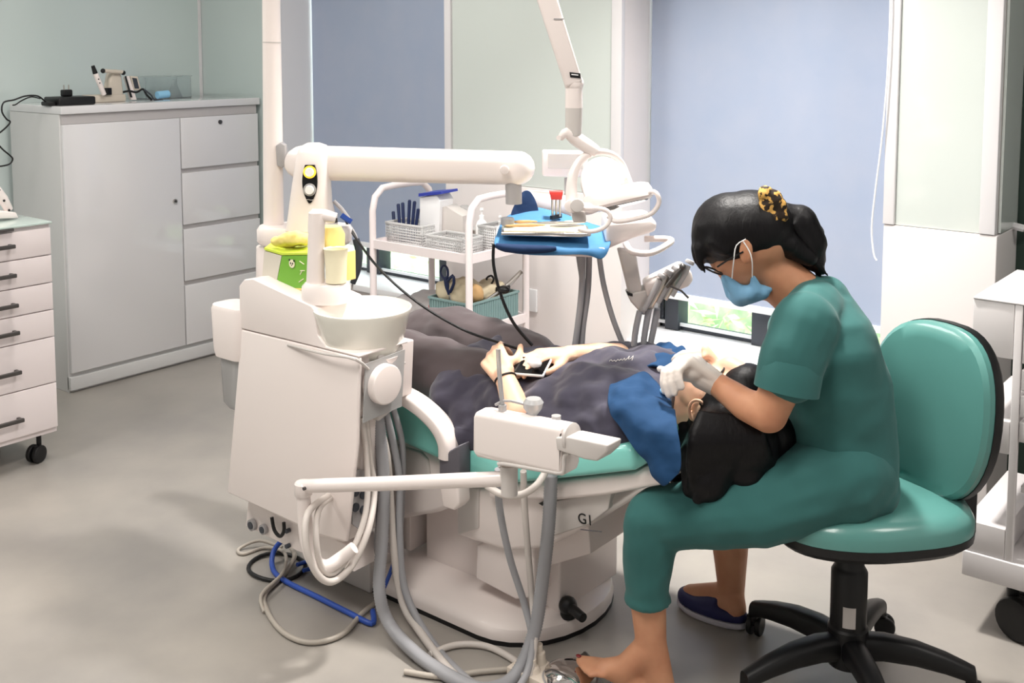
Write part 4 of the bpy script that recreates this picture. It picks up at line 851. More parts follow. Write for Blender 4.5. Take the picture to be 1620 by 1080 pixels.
for i, (x0_, y0_, x1_, y1_) in enumerate(((634, 350, 630, 322), (640, 350, 637, 320), (645, 350, 648, 316), (650, 350, 656, 318), (654, 352, 662, 330), (626, 352, 622, 334))):
    b = MB(); p, q = PY(x0_, y0_+34, 3.04+.008*i), PY(x1_, y1_, 3.04+.008*i); b.tube([p, p+(q-p)*0.97, q], [0.006, 0.007, 0.0045], 10); b.build('pen', 'pen_navy', label=labs[i], category='pen', group='pens in the grey basket')
b = MB(); b.prism([PY(x, y, 3.07) for x, y in ((664, 372), (694, 380), (696, 318), (690, 308), (664, 312))], V((-0.02, 0.10, 0))); b.build('white_carton', 'sill_white', label='upright white carton between the baskets on the trolley', category='carton', bev=0.002)
b = MB(); b.prism([PY(x, y, 3.06) for x, y in ((662, 311), (698, 307), (697, 303), (662, 306))], V((-0.01, 0.11, 0))); b.build('blue_folder', 'blue_plastic', label='deep blue lid lying on the upright white carton', category='lid')
b = MB(); b.prism([PY(x, y, 3.09) for x, y in ((694, 378), (732, 378), (732, 342), (706, 326), (697, 328))], V((-0.02, 0.08, 0))); b.build('white_carton', 'unit_grey', label='white carton with sloping top beside the blue lidded carton', category='carton', bev=0.002)
t_ = thing('cotton_jar', 'clear domed jar with a brown tray on the trolley', 'jar', PY(735, 372, 3.15))
zj = zt; p = PY(735, 350, 3.18)
b = MB(); b.lathe((p.x, p.y, zj), [(0.028, 0), (0.030, 0.005), (0.028, 0.085), (0.030, 0.09), (0.030, 0.095)], 26); b.build('jar_body', 'tan', t_)
b = MB(); b.lathe((p.x, p.y, zj), [(0.031, 0.0955), (0.031, 0.125), (0.026, 0.145), (0.014, 0.155), (0.0, 0.157)], 26); b.build('dome_lid', 'clear_plastic', t_)
for x_, y_, sz, lab in ((762, 3.17, 1.0, 'white pump bottle standing left of the other on the trolley'), (791, 3.22, 0.8, 'smaller white pump bottle at the right rear of the trolley')):
    p = PY(x_, 350, y_); tb = thing('pump_bottle', lab, 'bottle', (p.x, p.y, zt), 'pump bottles on the trolley')
    b = MB(); b.lathe((p.x, p.y, zt), [(0.022*sz, 0), (0.024*sz, 0.004), (0.024*sz, 0.085*sz), (0.018*sz, 0.10*sz), (0.009*sz, 0.11*sz)], 24); b.build('bottle_body', 'button_white', tb)
    b = MB(); b.lathe((p.x, p.y, zt), [(0.010*sz, 0.1102*sz), (0.010*sz, 0.125*sz), (0.004*sz, 0.128*sz), (0.004*sz, 0.145*sz), (0.008*sz, 0.146*sz), (0.006*sz, 0.155*sz)], 16); b.build('pump', 'button_white', tb)
b = MB(); b.box((xl+0.2, 3.20, zt), (xl+0.33, 3.27, zt+0.055)); b.build('glove_box', 'basket_grey', label='low pale box at the back of the trolley top', category='box', bev=0.002)
# lower shelf
zl = z_low-0.0115
t_ = thing('teal_basket', 'ribbed grey green basket on the lower trolley shelf', 'basket', (xr-0.12, 3.15, zl))
x0, x1, y0, y1, h = xr-0.22, xr-0.015, TY+0.02, yb-0.03, 0.115
b = MB()
for a, c in (((x0, y0), (x1, y0+.003)), ((x0, y1-.003), (x1, y1)), ((x0, y0), (x0+.003, y1)), ((x1-.003, y0), (x1, y1))): b.box((a[0], a[1], zl), (c[0], c[1], zl+h))
b.box((x0, y0, zl), (x1, y1, zl+0.003))
for i in range(28): y = y0+(y1-y0)*(i+.5)/28; b.box((x1, y-.003, zl+.004), (x1+.002, y+.003, zl+h-.008))
for i in range(16): x = x0+(x1-x0)*(i+.5)/16; b.box((x-.003, y0-.002, zl+.004), (x+.003, y0, zl+h-.008))
b.build('basket_body', 'basket_teal', t_)
b = MB()
for a, c in (((x0-.004, y0-.004), (x1+.004, y0+.002)), ((x0-.004, y1-.002), (x1+.004, y1+.004)), ((x0-.004, y0), (x0+.002, y1)), ((x1-.002, y0), (x1+.004, y1))): b.box((a[0], a[1], zl+h-.006), (c[0], c[1], zl+h+.002))
b.build('rim', 'basket_teal', t_)
b = MB(); b.ell(((x0+x1)/2-0.02, y0+0.10, zl+h+0.004), (0.085, 0.075, 0.06)); b.ell(((x0+x1)/2+0.03, y0+0.2, zl+h), (0.06, 0.09, 0.05)); b.ell((x0+0.05, y0+0.05, zl+h+0.02), (0.05, 0.035, 0.05))
blob(b, 'gauze_bag', 'gauze', vox=0.007, fold=(0.05, 0.03), label='crumpled beige gauze bag stuffed in the grey green basket', category='bag')
b = MB(); p = PY(738, 470, TY+0.07); b.ell(PY(752, 465, TY+0.09), (0.035, 0.03, 0.04)); blob(b, 'tan_pouch', 'tan', vox=0.006, fold=(0.03, 0.01), label='tan pouch on top of the gauze behind the near trolley post', category='pouch')
t_ = thing('scissors', 'black handled scissors standing in the grey green basket', 'scissors', PY(706, 460, TY+0.05))
b = MB(); O = lambda x, y: PY(x, y, TY+0.05)
b.tube([O(703, 420), O(698, 424), O(697, 432), O(702, 440), O(708, 438), O(708, 426)], 0.0048, 10, closed=True, sp=4); b.tube([O(704, 438), O(707, 450), O(710, 466)], [0.007, 0.010, 0.008], 12); b.tube([O(706, 448), O(716, 436), O(718, 448), O(712, 462)], 0.006, 10, sp=3); b.build('handle', 'pen_navy', t_)
b = MB(); b.tube([O(710, 464), O(716, 486)], [0.006, 0.003], 8); b.build('blade', 'metal', t_)
b = MB(); O = lambda x, y: PY(x, y, TY+0.20)
b.tube([O(772, 448), O(770, 440), O(777, 436), O(781, 442), O(776, 450)], 0.004, 8, closed=True, sp=4); b.tube([O(776, 450), O(771, 462)], 0.005, 8); b.build('clamp', 'black', label='small black ring clamp at the rear of the grey green basket', category='clamp')
t_ = thing('metal_clamp', 'steel forceps with black clip leaning out of the grey green basket', 'forceps', PX(800, 455, xr-0.02))
O = lambda x, y: PX(x, y, xr-0.02)
b = MB(); b.tube([O(766, 476), O(796, 456), O(824, 430)], [0.004, 0.006, 0.009], 10); b.tube([O(775, 478), O(800, 458), O(820, 436)], [0.003, 0.005, 0.006], 8); b.build('arms', 'metal', t_)
b = MB(); b.box(O(787, 463)+V((-.012, 0, 0)), O(804, 450)+V((.012, 0, 0))); b.build('black_clip', 'black', t_, bev=0.004)
b = MB(); p = PY(698, 505, TY-0.0); b.box((PY(698, 500, TY+.03).x, TY+0.03, zl), (x0-0.012, TY+0.15, zl+0.078)); b.m = 1; b.box((PY(715, 500, TY+.03).x, TY+0.0285, zl+.01), (x0-0.012, TY+0.03, zl+0.05)); b.build('red_carton', ['red', 'frame_dark'], label='red and dark medicine carton left of the grey green basket', category='carton')
b = MB(); b.ell((xl+0.2, 3.1, zl+0.035), (0.17, 0.12, 0.055)); b.ell((xl+0.1, 3.02, zl+0.03), (0.09, 0.06, 0.05)); b.ell((xl+0.30, 3.05, zl+0.045), (0.09, 0.07, 0.05))
blob(b, 'grey_bag', 'grey_bag', vox=0.008, fold=(0.06, 0.04), label='crumpled grey plastic bag lying on the lower trolley shelf', category='bag')
b = MB(); q = PY(660, 500, TY-.02); b.box((q.x-.035, TY-0.02+.04, zl), (q.x+.025, TY+.1, zl+.05)); b.build('cardboard_box', 'gauze', label='small beige box at the front of the lower trolley shelf', category='box', bev=0.002)
b = MB(); q = PY(678, 500, TY); b.tube([(q.x-.012, TY+.012, zl+.012), (q.x+.02, TY+.016, zl+.008)], 0.008, 10); b.build('eraser', 'pen_navy', label='tiny navy stopper lying beside the beige box', category='stopper')

# ------------------------------------------------------------------ instrument cart, right edge
YC = 2.80; q = PY(1540, 470, YC); X0 = q.x; zc = q.z; X1 = X0+0.62
zb0 = PY(1528, 892, YC).z; xb0 = PY(1528, 892, YC).x; xb0 = X0
t = thing('instrument_cart', 'white wheeled cart with projecting side bins at the right edge', 'cart', (X0+0.3, YC+0.22, 0))
PX1 = PY(1601, 600, YC).x
def zof(x, y): return PY(x, y, YC).z
for px_, py_ in ((PX1, YC), (PX1, YC+0.40), (X1, YC), (X1, YC+0.40)): b = MB(); b.box((px_, py_, zb0-0.03), (px_+0.018, py_+0.018, zc-0.004)); b.build('post', 'cart_white', t, bev=0.002)
def traybin(zt_, zb_, x0=X0, x1=PX1-0.001, d0=YC+0.001, d1=YC+0.41, name='side_bin'):
    b = MB(); b.box((x0, d0, zb_), (x1, d1, zt_)); b.build(name, 'cart_white', t, bev=0.002)
traybin(zc-0.004, zof(1560, 562)); b = MB(); b.box((X0, YC-0.002, zc-0.0035), (X1+0.018, YC+0.42, zc+0.002)); b.build('cart_top', 'cart_white', t, bev=0.002)
traybin(zof(1580, 664), zof(1580, 716))
traybin(zof(1560, 830), zof(1560, 878))
b = MB(); b.box((X0-0.002, YC-0.004, zb0-0.028), (X1+0.018, YC+0.42, zof(1560, 878)-.001)); b.build('base_frame', 'cart_white', t, bev=0.003)
for i, (ya, yb_) in enumerate(((484, 575), (585, 618), (626, 660), (668, 700))):
    b = MB(); b.box((PX1+0.020, YC+0.004, zof(1612, yb_)), (X1-0.002, YC+0.40, zof(1612, ya))); d = b.build('drawer', 'cart_white', t, bev=0.002)
    b = MB(); b.box((PX1+0.06, YC-0.012, zof(1612, yb_)+.008), (X1-0.06, YC+0.003, zof(1612, yb_)+.018)); b.build('handle', 'metal', d, bev=0.002)
b = MB(); b.box((PX1+0.020, YC+0.05, zof(1612, 790)), (X1, YC+0.40, zof(1612, 780))); b.build('shelf', 'cart_white', t)
b = MB(); b.box((PX1+.02, YC+0.39, zof(1612, 860)), (X1, YC+0.399, zof(1612, 700))); b.build('back_panel', 'cart_white', t)
for x, y in ((PX1+0.01, YC+0.06), (PX1+0.01, YC+0.36), (X1-.04, YC+0.06), (X1-.04, YC+0.36)): caster(t, x, y, zb0-0.028, 0.055, ang=1.25)

# ------------------------------------------------------------------ foot control
t = thing('foot_control', 'chrome dental foot control with beige hose fittings on the floor', 'foot pedal', (PZ(895, 1072, 0).x, PZ(895, 1072, 0).y, 0))
c0 = PZ(902, 1070, 0.03)
b = MB(); b.lathe((c0.x, c0.y, 0), [(0.075, 0.0), (0.076, 0.012), (0.070, 0.026), (0.066, 0.03), (0.0, 0.032)], 40); b.build('base', 'unit_midgrey', t)
b = MB(); b.lathe((c0.x, c0.y, 0), [(0.062, 0.0325), (0.06, 0.042), (0.045, 0.052), (0.02, 0.057), (0, 0.058)], 40); b.build('dome', 'chrome', t)
b = MB(); q = PZ(925, 1036, 0.05); b.tube([(c0.x+.0, c0.y+.055, 0.045), (q.x, q.y, 0.05), (q.x+.03, q.y-.02, 0.05)], 0.009, 10, sp=3); b.build('carry_bar', 'dark_metal', t)
b = MB()
for x, y, h in ((852, 1046, 0.075), (842, 1060, 0.06)):
    q = PZ(x, y, 0.03); b.lathe((q.x, q.y, 0), [(0.028, 0), (0.028, 0.02), (0.018, 0.034), (0.016, h-0.02), (0.010, h-0.018), (0.010, h)], 20)
q = PZ(848, 1070, 0.0); b.box((q.x-0.05, q.y-0.05, 0), (q.x+0.06, q.y+0.03, 0.03)); b.build('hose_fitting', 'hub_beige', t, bev=0.002)
# ------------------------------------------------------------------ stool
DS = 2.40; N = lambda x, y, d=0: PD(x, y, DS+d)
hub = N(1340, 1040); hub.z = 0; sx = hub.x; sy = hub.y
fwd = (-Rv*math.cos(0.22) - Fh*math.sin(0.22)).normalized(); sid = V((-fwd.y, fwd.x, 0))
t = thing('rolling_stool', 'green padded swivel stool with black five star base, person in scrubs sitting on it', 'swivel chair', (sx, sy, 0))
LEGR = 0.275
for k in range(5):
    a = math.radians([128, 56, 200, 272, 344][k]); d = (Rv*math.cos(a) + Fh*math.sin(a))*1.0; s_ = V((-d.y, d.x, 0))
    b = MB(); secs = []
    for f_, z, w_, h_ in ((0.02, 0.105, 0.028, 0.032), (0.08, 0.112, 0.027, 0.030), (0.15, 0.108, 0.025, 0.027), (0.215, 0.095, 0.022, 0.023), (0.255, 0.083, 0.020, 0.020), (0.278, 0.072, 0.018, 0.022), (0.282, 0.062, 0.012, 0.012)):
        secs.append((V((sx, sy, z))+d*f_, s_*w_, Z_*h_))
    b.loft(secs, 18, e=2.8); b.build('base_leg', 'black', t)
    caster(t, sx+d.x*LEGR, sy+d.y*LEGR, 0.06, 0.026, ang=a+1.0)
b = MB(); b.lathe((sx, sy, 0), [(0.045, 0.062), (0.048, 0.075), (0.046, 0.15), (0.0415, 0.155), (0.0415, 0.285), (0.036, 0.295), (0.033, 0.30), (0.033, 0.385)], 36); b.build('gas_column', 'black', t)
b = MB(); cc = V((sx, sy, 0)); 
for j, (dd, mm) in enumerate(((0.0420, 0), )):
    rr = []
    for a in range(9):
        an = math.atan2((-Fh).y, (-Fh).x) - 0.55 + a*0.085 - 0.05
        rr.append((math.cos(an)*0.0422, math.sin(an)*0.0422))
    vs0 = [b.bm.verts.new(cc+V((x, y, 0.165))) for x, y in rr]; vs1 = [b.bm.verts.new(cc+V((x, y, 0.215))) for x, y in rr]
    vo0 = [b.bm.verts.new(cc+V((x*1.012, y*1.012, 0.165))) for x, y in rr]; vo1 = [b.bm.verts.new(cc+V((x*1.012, y*1.012, 0.215))) for x, y in rr]
    for i in range(8):
        b._f([vo0[i], vo0[i+1], vo1[i+1], vo1[i]]); b._f([vs0[i+1], vs0[i], vs1[i], vs1[i+1]])
        b._f([vo1[i], vo1[i+1], vs1[i+1], vs1[i]]); b._f([vo0[i+1], vo0[i], vs0[i], vs0[i+1]])
b.build('paper_label', 'unit_grey', t)
SEATC = N(1362, 806); zs_ = 0.455
sc_ = V((SEATC.x, SEATC.y, 0))
def seatring(z, k, kx=0.225, ky=0.205, n=40):
    r = []
    for i in range(n):
        a = 2*PI*i/n; cx, cy = math.cos(a), math.sin(a)
        r.append(sc_ + fwd*math.copysign(abs(cx)**0.75, cx)*kx*k + sid*math.copysign(abs(cy)**0.75, cy)*ky*k*(1-0.10*cx) + Z_*(z - (0.012*max(0, cx)**3)))
    return r
b = MB(); b.rings([seatring(0.392, 0.55), seatring(0.396, 0.93), seatring(0.410, 1.0), seatring(0.428, 1.005)]); b.build('seat_shell', 'black', t)
b = MB(); b.rings([seatring(0.4285, 1.0), seatring(0.452, 1.0), seatring(0.470, 0.96), seatring(0.482, 0.86), seatring(0.487, 0.65), seatring(0.486, 0.3)]); b.build('seat_pad', 'stool_green', t)
b = MB(); b.box((-0.09, -0.07, 0.365), (0.09, 0.07, 0.392)); 
rot = Matrix((fwd, sid, Z_)).transposed()
for v in b.bm.verts: v.co = rot @ v.co + sc_
b.build('seat_mechanism', 'black', t, bev=0.004)
bk = sc_ - fwd*0.185
P3 = lambda f_, s_, z: bk + fwd*f_ + sid*s_ + Z_*z
b = MB(); b.prism([P3(0.12, -.03, .375), P3(-.05, -.03, .375), P3(-.075, -.03, .34), P3(-.10, -.03, .36), P3(-.10, -.03, .50), P3(-.065, -.03, .50), P3(-.06, -.03, .41), P3(0.12, -.03, .395)], sid*0.06); b.build('back_bracket', 'black', t, bev=0.004)
b = MB(); b.cyl(P3(-.045, 0.0, .375), P3(-.045, 0, .335), .014); b.cyl(P3(-.02, -.05, .375), P3(-.02, -.10, .37), .008); b.build('adjust_knob', 'black', t)
b = MB(); pts = []; rs = []
for i in range(19):
    pts.append(P3(-.085+0.012*i/18*2, 0, .44+.15*i/18)); rs.append(0.030 if i % 2 else 0.023)
b.tube(pts, rs, 16); b.build('bellows', 'black', t, sharp=0)
# backrest: oval pad tilted
bc = N(1484, 646, 0.02); tilt = 0.10; bup = (Z_*math.cos(tilt) - fwd*math.sin(tilt)).normalized()
bfw = (-Rv*math.cos(0.48) - Fh*math.sin(0.48)).normalized(); bsd = V((-bfw.y, bfw.x, 0)); bup = (Z_*math.cos(tilt) - bfw*math.sin(tilt)).normalized(); bn = bsd.cross(bup)
if bn.dot(bfw) < 0: bn = -bn
def backring(off, k, n=44):
    r = []
    for i in range(n):
        a = 2*PI*i/n; cx, cy = math.cos(a), math.sin(a); hw = 0.170 if cy > 0 else 0.170
        w_ = math.copysign(abs(cx)**0.72, cx)*0.172*k*(1-0.16*max(0, -cy)**1.5 - 0.02*max(0, cy)); h_ = math.copysign(abs(cy)**0.80, cy)*0.200*k
        r.append(bc + bsd*w_ + bup*h_ + bn*(off + 0.055*(w_/0.172)**2*0.5))
    return r
b = MB(); b.rings([backring(-0.042, .80), backring(-0.034, .97), backring(-0.022, 1.015), backring(0.0, 1.01)]); b.build('back_shell', 'black', t)
b = MB(); b.rings([backring(0.0005, 1.0), backring(0.016, 0.995), backring(0.028, 0.94), backring(0.033, 0.8), backring(0.034, 0.4)]); b.build('back_pad', 'stool_green', t)

# ------------------------------------------------------------------ the person in scrubs
t = thing('person', 'person in green scrubs, blue mask and glasses bending over the patient from the stool', 'person', N(1330, 800))
fN = -Rv
b = MB()
# head
hc = N(1186, 378)
rotH = Matrix((( (N(1225, 350)-N(1150, 410)).normalized()), V((0, 0, 0)), V((0, 0, 0))))
b.ell(N(1192, 370), (0.088, 0.088, 0.088)); b.ell(N(1168, 395), (0.072, 0.072, 0.075)); b.ell(N(1178, 421), (0.054, 0.056, 0.053)); b.cap(N(1170, 425), N(1202, 455), 0.050, 0.030)
b.cap(N(1149, 425), N(1151, 440), 0.012, 0.013)      # nose
b.cap(N(1164, 452), N(1188, 460), 0.020, 0.022)
b.cap(N(1205, 415), N(1290, 490), 0.056, 0.062)
# torso core
b.chain([N(1296, 510), N(1325, 600), N(1330, 740)], [0.06, 0.08, 0.10])
b.cap(N(1285, 512, -.13), N(1285, 512, .13), 0.045)
# near arm
sh, el, wr = N(1278, 515, -.15), N(1216, 655, -.17), N(1128, 603, -.03)
b.chain([sh, N(1240, 600, -.17), el], [0.052, 0.044, 0.040]); b.chain([el, N(1180, 640, -.12), wr], [0.041, 0.036, 0.026])
# far arm
sh2, el2, wr2 = N(1275, 515, .16), N(1215, 640, .24), N(1140, 590, .15)
b.chain([sh2, N(1240, 590, .21), el2], [0.050, 0.042, 0.038]); b.chain([el2, wr2], [0.038, 0.025])
# legs
hipn, kn, an = N(1335, 762, -.10), N(1026, 818, -.04), N(1030, 1015, -.06)
b.chain([hipn, kn], [0.080, 0.052]); b.chain([kn, N(1024, 900, -.05), N(1026, 960, -.05), an], [0.048, 0.044, 0.041, 0.036])
hipf, kf, af = N(1335, 755, .10), N(1140, 735, .32), PD(1157, 940, DS+.30)
b.chain([hipf, kf], [0.080, 0.050]); b.chain([kf, PD(1155, 850, DS+.31), af], [0.050, 0.050, 0.034])
# bare near foot, toes pointing left
heel = PZ(1046, 1092, 0.034)
b.chain([an, heel], [0.036, 0.034]); tb = PZ(957, 1056, 0.074)
b.chain([N(1024, 1028, -.06), (heel*0.35+tb*0.65)+Z_*.016, tb], [0.036, 0.030, 0.022])
b.chain([heel, tb], [0.032, 0.022])
fd = (tb-heel); fd.z = 0; fd.normalize(); fs = V((-fd.y, fd.x, 0))
if fs.dot(Fh) < 0: fs = -fs
for i, (o_, L, r) in enumerate(((0.026, 0.060, 0.0125), (0.008, 0.056, 0.0085), (-0.008, 0.048, 0.008), (-0.022, 0.040, 0.0075), (-0.034, 0.030, 0.007))):
    a = tb+V((0, 0, -.004))+fs*o_*0.75; e_ = a+fd*L+fs*o_*0.2; b.chain([a, a+fd*L*0.6+V((0, 0, .003)), e_], [r*1.2, r*1.1, r])
# far foot in slipper
ah = PD(1163, 975, DS+.27); ah.z = 0.045; tf = PZ(1092, 938, 0.04)
b.chain([af, ah], [0.034, 0.030]); b.chain([af, tf], [0.034, 0.024]); b.chain([ah, tf], [0.028, 0.022])
body = blob(b, 'body', 'skin_nurse', t, vox=0.006, it=5)
# toe nails
b = MB(); a = tb+V((0, 0, -.004))+fs*0.026*0.75; e_ = a+fd*0.064+fs*0.0052+Z_*.0115; b.ell(e_, (0.007, 0.006, 0.003)); b.build('toenail', 'nail_red', t)
# ear
b = MB(); b.loft([(N(1181, 398, -.082), Rv*.014, Zv*.028), (N(1180, 397, -.090), Rv*.016, Zv*.030), (N(1180, 397, -.094), Rv*.010, Zv*.022)], 18); e2 = b.build('ear', 'skin_nurse', t, sub=1, sharp=0)
# hair cap
b = MB(); b.ell(N(1188, 357), (0.096, 0.100, 0.082)); b.ell(N(1158, 362), (0.090, 0.094, 0.084)); b.ell(N(1132, 372), (0.050, 0.070, 0.066))
b.ell(N(1218, 374), (0.052, 0.078, 0.050)); b.cap(N(1120, 366, -.03), N(1108, 396, -.04), 0.034, 0.014); b.chain([N(1106, 392, -.045), N(1107, 415, -.05), N(1119, 436, -.05)], [0.014, 0.009, 0.003]); b.chain([N(1103, 392, -.0), N(1103, 412, -.0), N(1113, 430, 0)], [0.016, 0.010, 0.004]); b.cap(N(1130, 385, -.06), N(1148, 398, -.078), 0.022, 0.010)
b.cap(N(1212, 345), N(1240, 385), 0.040, 0.040); b.cap(N(1230, 376, -.035), N(1280, 408, -.03), 0.036, 0.020); b.cap(N(1215, 372, -.05), N(1250, 388, -.05), 0.028, 0.02); b.cap(N(1215, 388, -.03), N(1258, 400, -.02), 0.030, 0.014)
hair = blob(b, 'hair', 'hair_black', t, vox=0.006, it=4)
b = MB(); b.chain([N(1240, 340), N(1264, 352), N(1282, 385), N(1290, 415), N(1303, 434)], [0.030, 0.042, 0.038, 0.022, 0.004]); b.chain([N(1255, 345, .02), N(1285, 370, .02), N(1296, 410, .01), N(1300, 426)], [0.03, 0.028, 0.016, 0.004]); b.chain([N(1250, 380), N(1275, 410), N(1292, 430)], [0.03, 0.024, 0.004])
for i, (x, y) in enumerate(((1312, 438), (1299, 446), (1306, 428), (1290, 440), (1303, 405))): b.tube([N(1252+i*4, 352, -.03+.012*i), N(1276+i*3, 385, -.03+.012*i), N(1288+i*2, 412, -.025+.012*i), N(x, y, -.02+.01*i)], [.014, .014, .010, .002], 8, sp=4)
blob(b, 'ponytail', 'hair_black', t, vox=0.0045, it=2)
b = MB()
for x, y, r in ((1211, 306, .017), (1223, 315, .021), (1234, 325, .017), (1214, 326, .019), (1226, 341, .019), (1214, 342, .014), (1236, 340, .015)): b.ell(N(x, y, -.065), r); b.ell(N(x, y, -.02), r)
blob(b, 'scrunchie', 'scrunchie', t, vox=0.004, it=2, fold=(0.02, 0.01))
# mask: pleated shell over nose and chin
DM = -.0
rows = []
for (xa, ya, xb, yb_, dd) in ((1147, 434, 1172, 446, -.058), (1146, 440, 1175, 462, -.05), (1148, 448, 1180, 474, -.03), (1150, 454, 1184, 478, 0.0), (1148, 448, 1180, 474, .03), (1147, 434, 1172, 446, .055)):
    rows.append((xa, ya, xb, yb_, dd))
b = MB(); b.cap(N(1150, 436), N(1162, 462), 0.016, 0.022); b.cap(N(1150, 440, -.03), N(1172, 466, -.035), 0.014, 0.020); b.cap(N(1172, 466, -.02), N(1205, 462, -.045), 0.028, 0.018); b.cap(N(1182, 464, -.045), N(1218, 457, -.045), 0.020, 0.007); b.cap(N(1192, 440, -.055), N(1196, 458, -.05), 0.007, 0.016); b.cap(N(1172, 466, .02), N(1205, 462, .04), 0.028, 0.018); b.cap(N(1150, 440, .03), N(1172, 466, .035), 0.014, 0.020); b.ell(N(1190, 455), (.04, .05, .025))
blob(b, 'face_mask', 'mask_blue', t, vox=0.004, it=3)
b = MB(); b.tube([N(1158, 440, -.060), N(1161, 410, -.090), N(1165, 388, -.094), N(1180, 378, -.096)], 0.0014, 6, sp=3); b.tube([N(1190, 438, -.068), N(1190, 415, -.096), N(1186, 398, -.100), N(1176, 382, -.098)], 0.0014, 6, sp=3); b.build('ear_loop', 'button_white', t)
# glasses
b = MB()
for dd in (-.035, .035):
    c_ = N(1129, 428, dd*1.25); u1 = Fh; u2 = (N(1120, 430)-N(1140, 418)).normalized(); n_ = u1.cross(u2)
    b.tube([c_+u1*0.024*math.cos(a)+ (Zv*0.75+Rv*-0.0).normalized()*0.0 + (Zv*0.35-Rv*0.94).normalized()*0.020*math.sin(a) for a in [2*PI*i/20 for i in range(20)]], 0.0022, 8, closed=True)
b.tube([N(1130, 424, -.010), N(1129, 422, 0), N(1130, 424, .010)], 0.0018, 6)
b.tube([N(1135, 422, -.066), N(1150, 412, -.088), N(1176, 398, -.094)], 0.002, 6); b.build('glasses', 'black', t)
# scrub top
b = MB()
S_ = [((1306, 462, 0), .055, .075), ((1303, 490, 0), .088, .150), ((1302, 530, 0), .112, .185), ((1312, 590, 0), .122, .180), ((1322, 660, 0), .124, .165), ((1326, 720, 0), .124, .168), ((1322, 765, 0), .120, .172)]
b.loft([(N(*c), Rv*u, Fh*v) for c, u, v in S_], 36, e=2.3)
b.cap(N(1290, 486, -.06), N(1272, 520, -.14), 0.062, 0.066); b.cap(N(1290, 486, .06), N(1272, 520, .14), 0.062, 0.066)
b.chain([N(1274, 515, -.145), N(1256, 560, -.165), N(1248, 592, -.17)], [0.070, 0.066, 0.066]); b.chain([N(1272, 515, .15), N(1246, 590, .20)], [0.068, 0.062])
b.cap(N(1258, 462), N(1300, 480), 0.052, 0.07)
top = blob(b, 'scrub_top', 'scrub_green', t, vox=0.007, it=5, fold=(0.13, 0.018))
# sleeve hem ring, flat opening
b = MB(); s0 = N(1250, 585, -.17); s1 = N(1244, 618, -.175); ax = (s1-s0).normalized(); u_ = (Rv-ax*Rv.dot(ax)).normalized(); w_ = ax.cross(u_)
b.rings([[c+(u_*math.cos(a)*r*1.0+w_*math.sin(a)*r*0.95) for a in [2*PI*i/32 for i in range(32)]] for c, r in ((s0-ax*.02, .064), (s0, .069), (s1, .069), (s1, .064), (s0, .062))]); b.build('sleeve_cuff', 'scrub_green', t, sharp=50)
# trousers
b = MB()
b.chain([N(1335, 752, -.09), N(1200, 800, -.08), N(1100, 812, -.06), N(1038, 820, -.04)], [0.112, 0.090, 0.076, 0.070])
b.chain([N(1034, 822, -.04), N(1026, 870, -.05), N(1025, 915, -.05), N(1025, 930, -.05)], [0.068, 0.062, 0.054, 0.052])
b.chain([N(1335, 752, .09), kf+V((0, 0, 0.0))], [0.112, 0.066]); b.chain([kf, PD(1150, 800, DS+.31)], [0.062, 0.058])
b.ell(N(1330, 752), (0.125, 0.18, 0.085), rot=Matrix((Rv, Fh, Zv)).transposed())
b.loft([(N(1025, 940, -.05), Rv*.053, Fh*.053), (N(1025, 951, -.05), Rv*.0545, Fh*.055), (N(1025, 953, -.05), Rv*.053, Fh*.053)], 28)
blob(b, 'scrub_trousers', 'scrub_green', t, vox=0.007, it=4, fold=(0.08, 0.012))
# gloves: near hand bent at the knuckles over the patient's chin
def hand(wr, kn_dir, pal_w, m, par, name, R=1.0, curls=None, thumb=None, spread=0.019, lens=(0.040, 0.045, 0.042, 0.034), pr=0.012, fr=0.0085, fold=None, extra=None, vox=0.0035, into=None):
    kn_dir = kn_dir.normalized(); side = (pal_w-kn_dir*pal_w.dot(kn_dir)).normalized(); nrm = kn_dir.cross(side)
    b = into or MB(); k0 = wr+kn_dir*0.078*R
    for i in range(4):
        o_ = side*spread*(1.5-i)*R; b.chain([wr+side*0.011*(1.5-i)*R, k0+o_], [0.016*R, pr*R])
    for i in range(4):
        o_ = side*spread*(1.5-i)*R; p = k0+o_; d = kn_dir.copy(); pts = [p]; c_ = curls[i] if curls else (0.5, 0.7, 0.4)
        for j, f_ in enumerate((1.0, 0.62, 0.48)):
            q_ = Matrix.Rotation(c_[j], 3, side); d = q_ @ d; p = p+d*lens[i]*f_*R; pts.append(p)
        b.chain(pts, [fr*1.12*R, fr*R, fr*0.95*R, fr*0.82*R])
    th = thumb or (0.6, 0.5); p = wr+kn_dir*0.022*R+side*0.020*R; d = (kn_dir*th[0]+side*0.8+nrm*th[1]).normalized(); p1 = p+d*0.036*R; d2 = (d+kn_dir*0.9).normalized(); p2 = p1+d2*0.032*R; p3 = p2+(d2+kn_dir*0.4).normalized()*0.024*R
    b.chain([p, p1, p2, p3], [0.016*R, 0.0115*R, 0.010*R, 0.0085*R])
    if extra: extra(b)
    if into: return None
    return blob(b, name, m, par, vox=vox, it=3, fold=fold)
wrn = N(1126, 602, -.035)
kd = (N(1080, 572, -.04)-wrn)
hand(wrn, kd, (Fh*0.75-Zv*0.5), 'glove', t, 'glove_left', 1.0, [(-1.0, -0.9, -0.3), (-1.05, -0.9, -0.4), (-1.1, -0.9, -0.4), (-1.15, -0.9, -0.4)], thumb=(0.9, 0.45), spread=0.0165, fr=0.0105, pr=0.0155, extra=lambda b: (b.cap(N(1131, 606, -.04), N(1112, 594, -.035), 0.0285, 0.032), b.ell(N(1094, 582, -.035), (.038, .036, .032))))
wrf = N(1140, 588, .15)
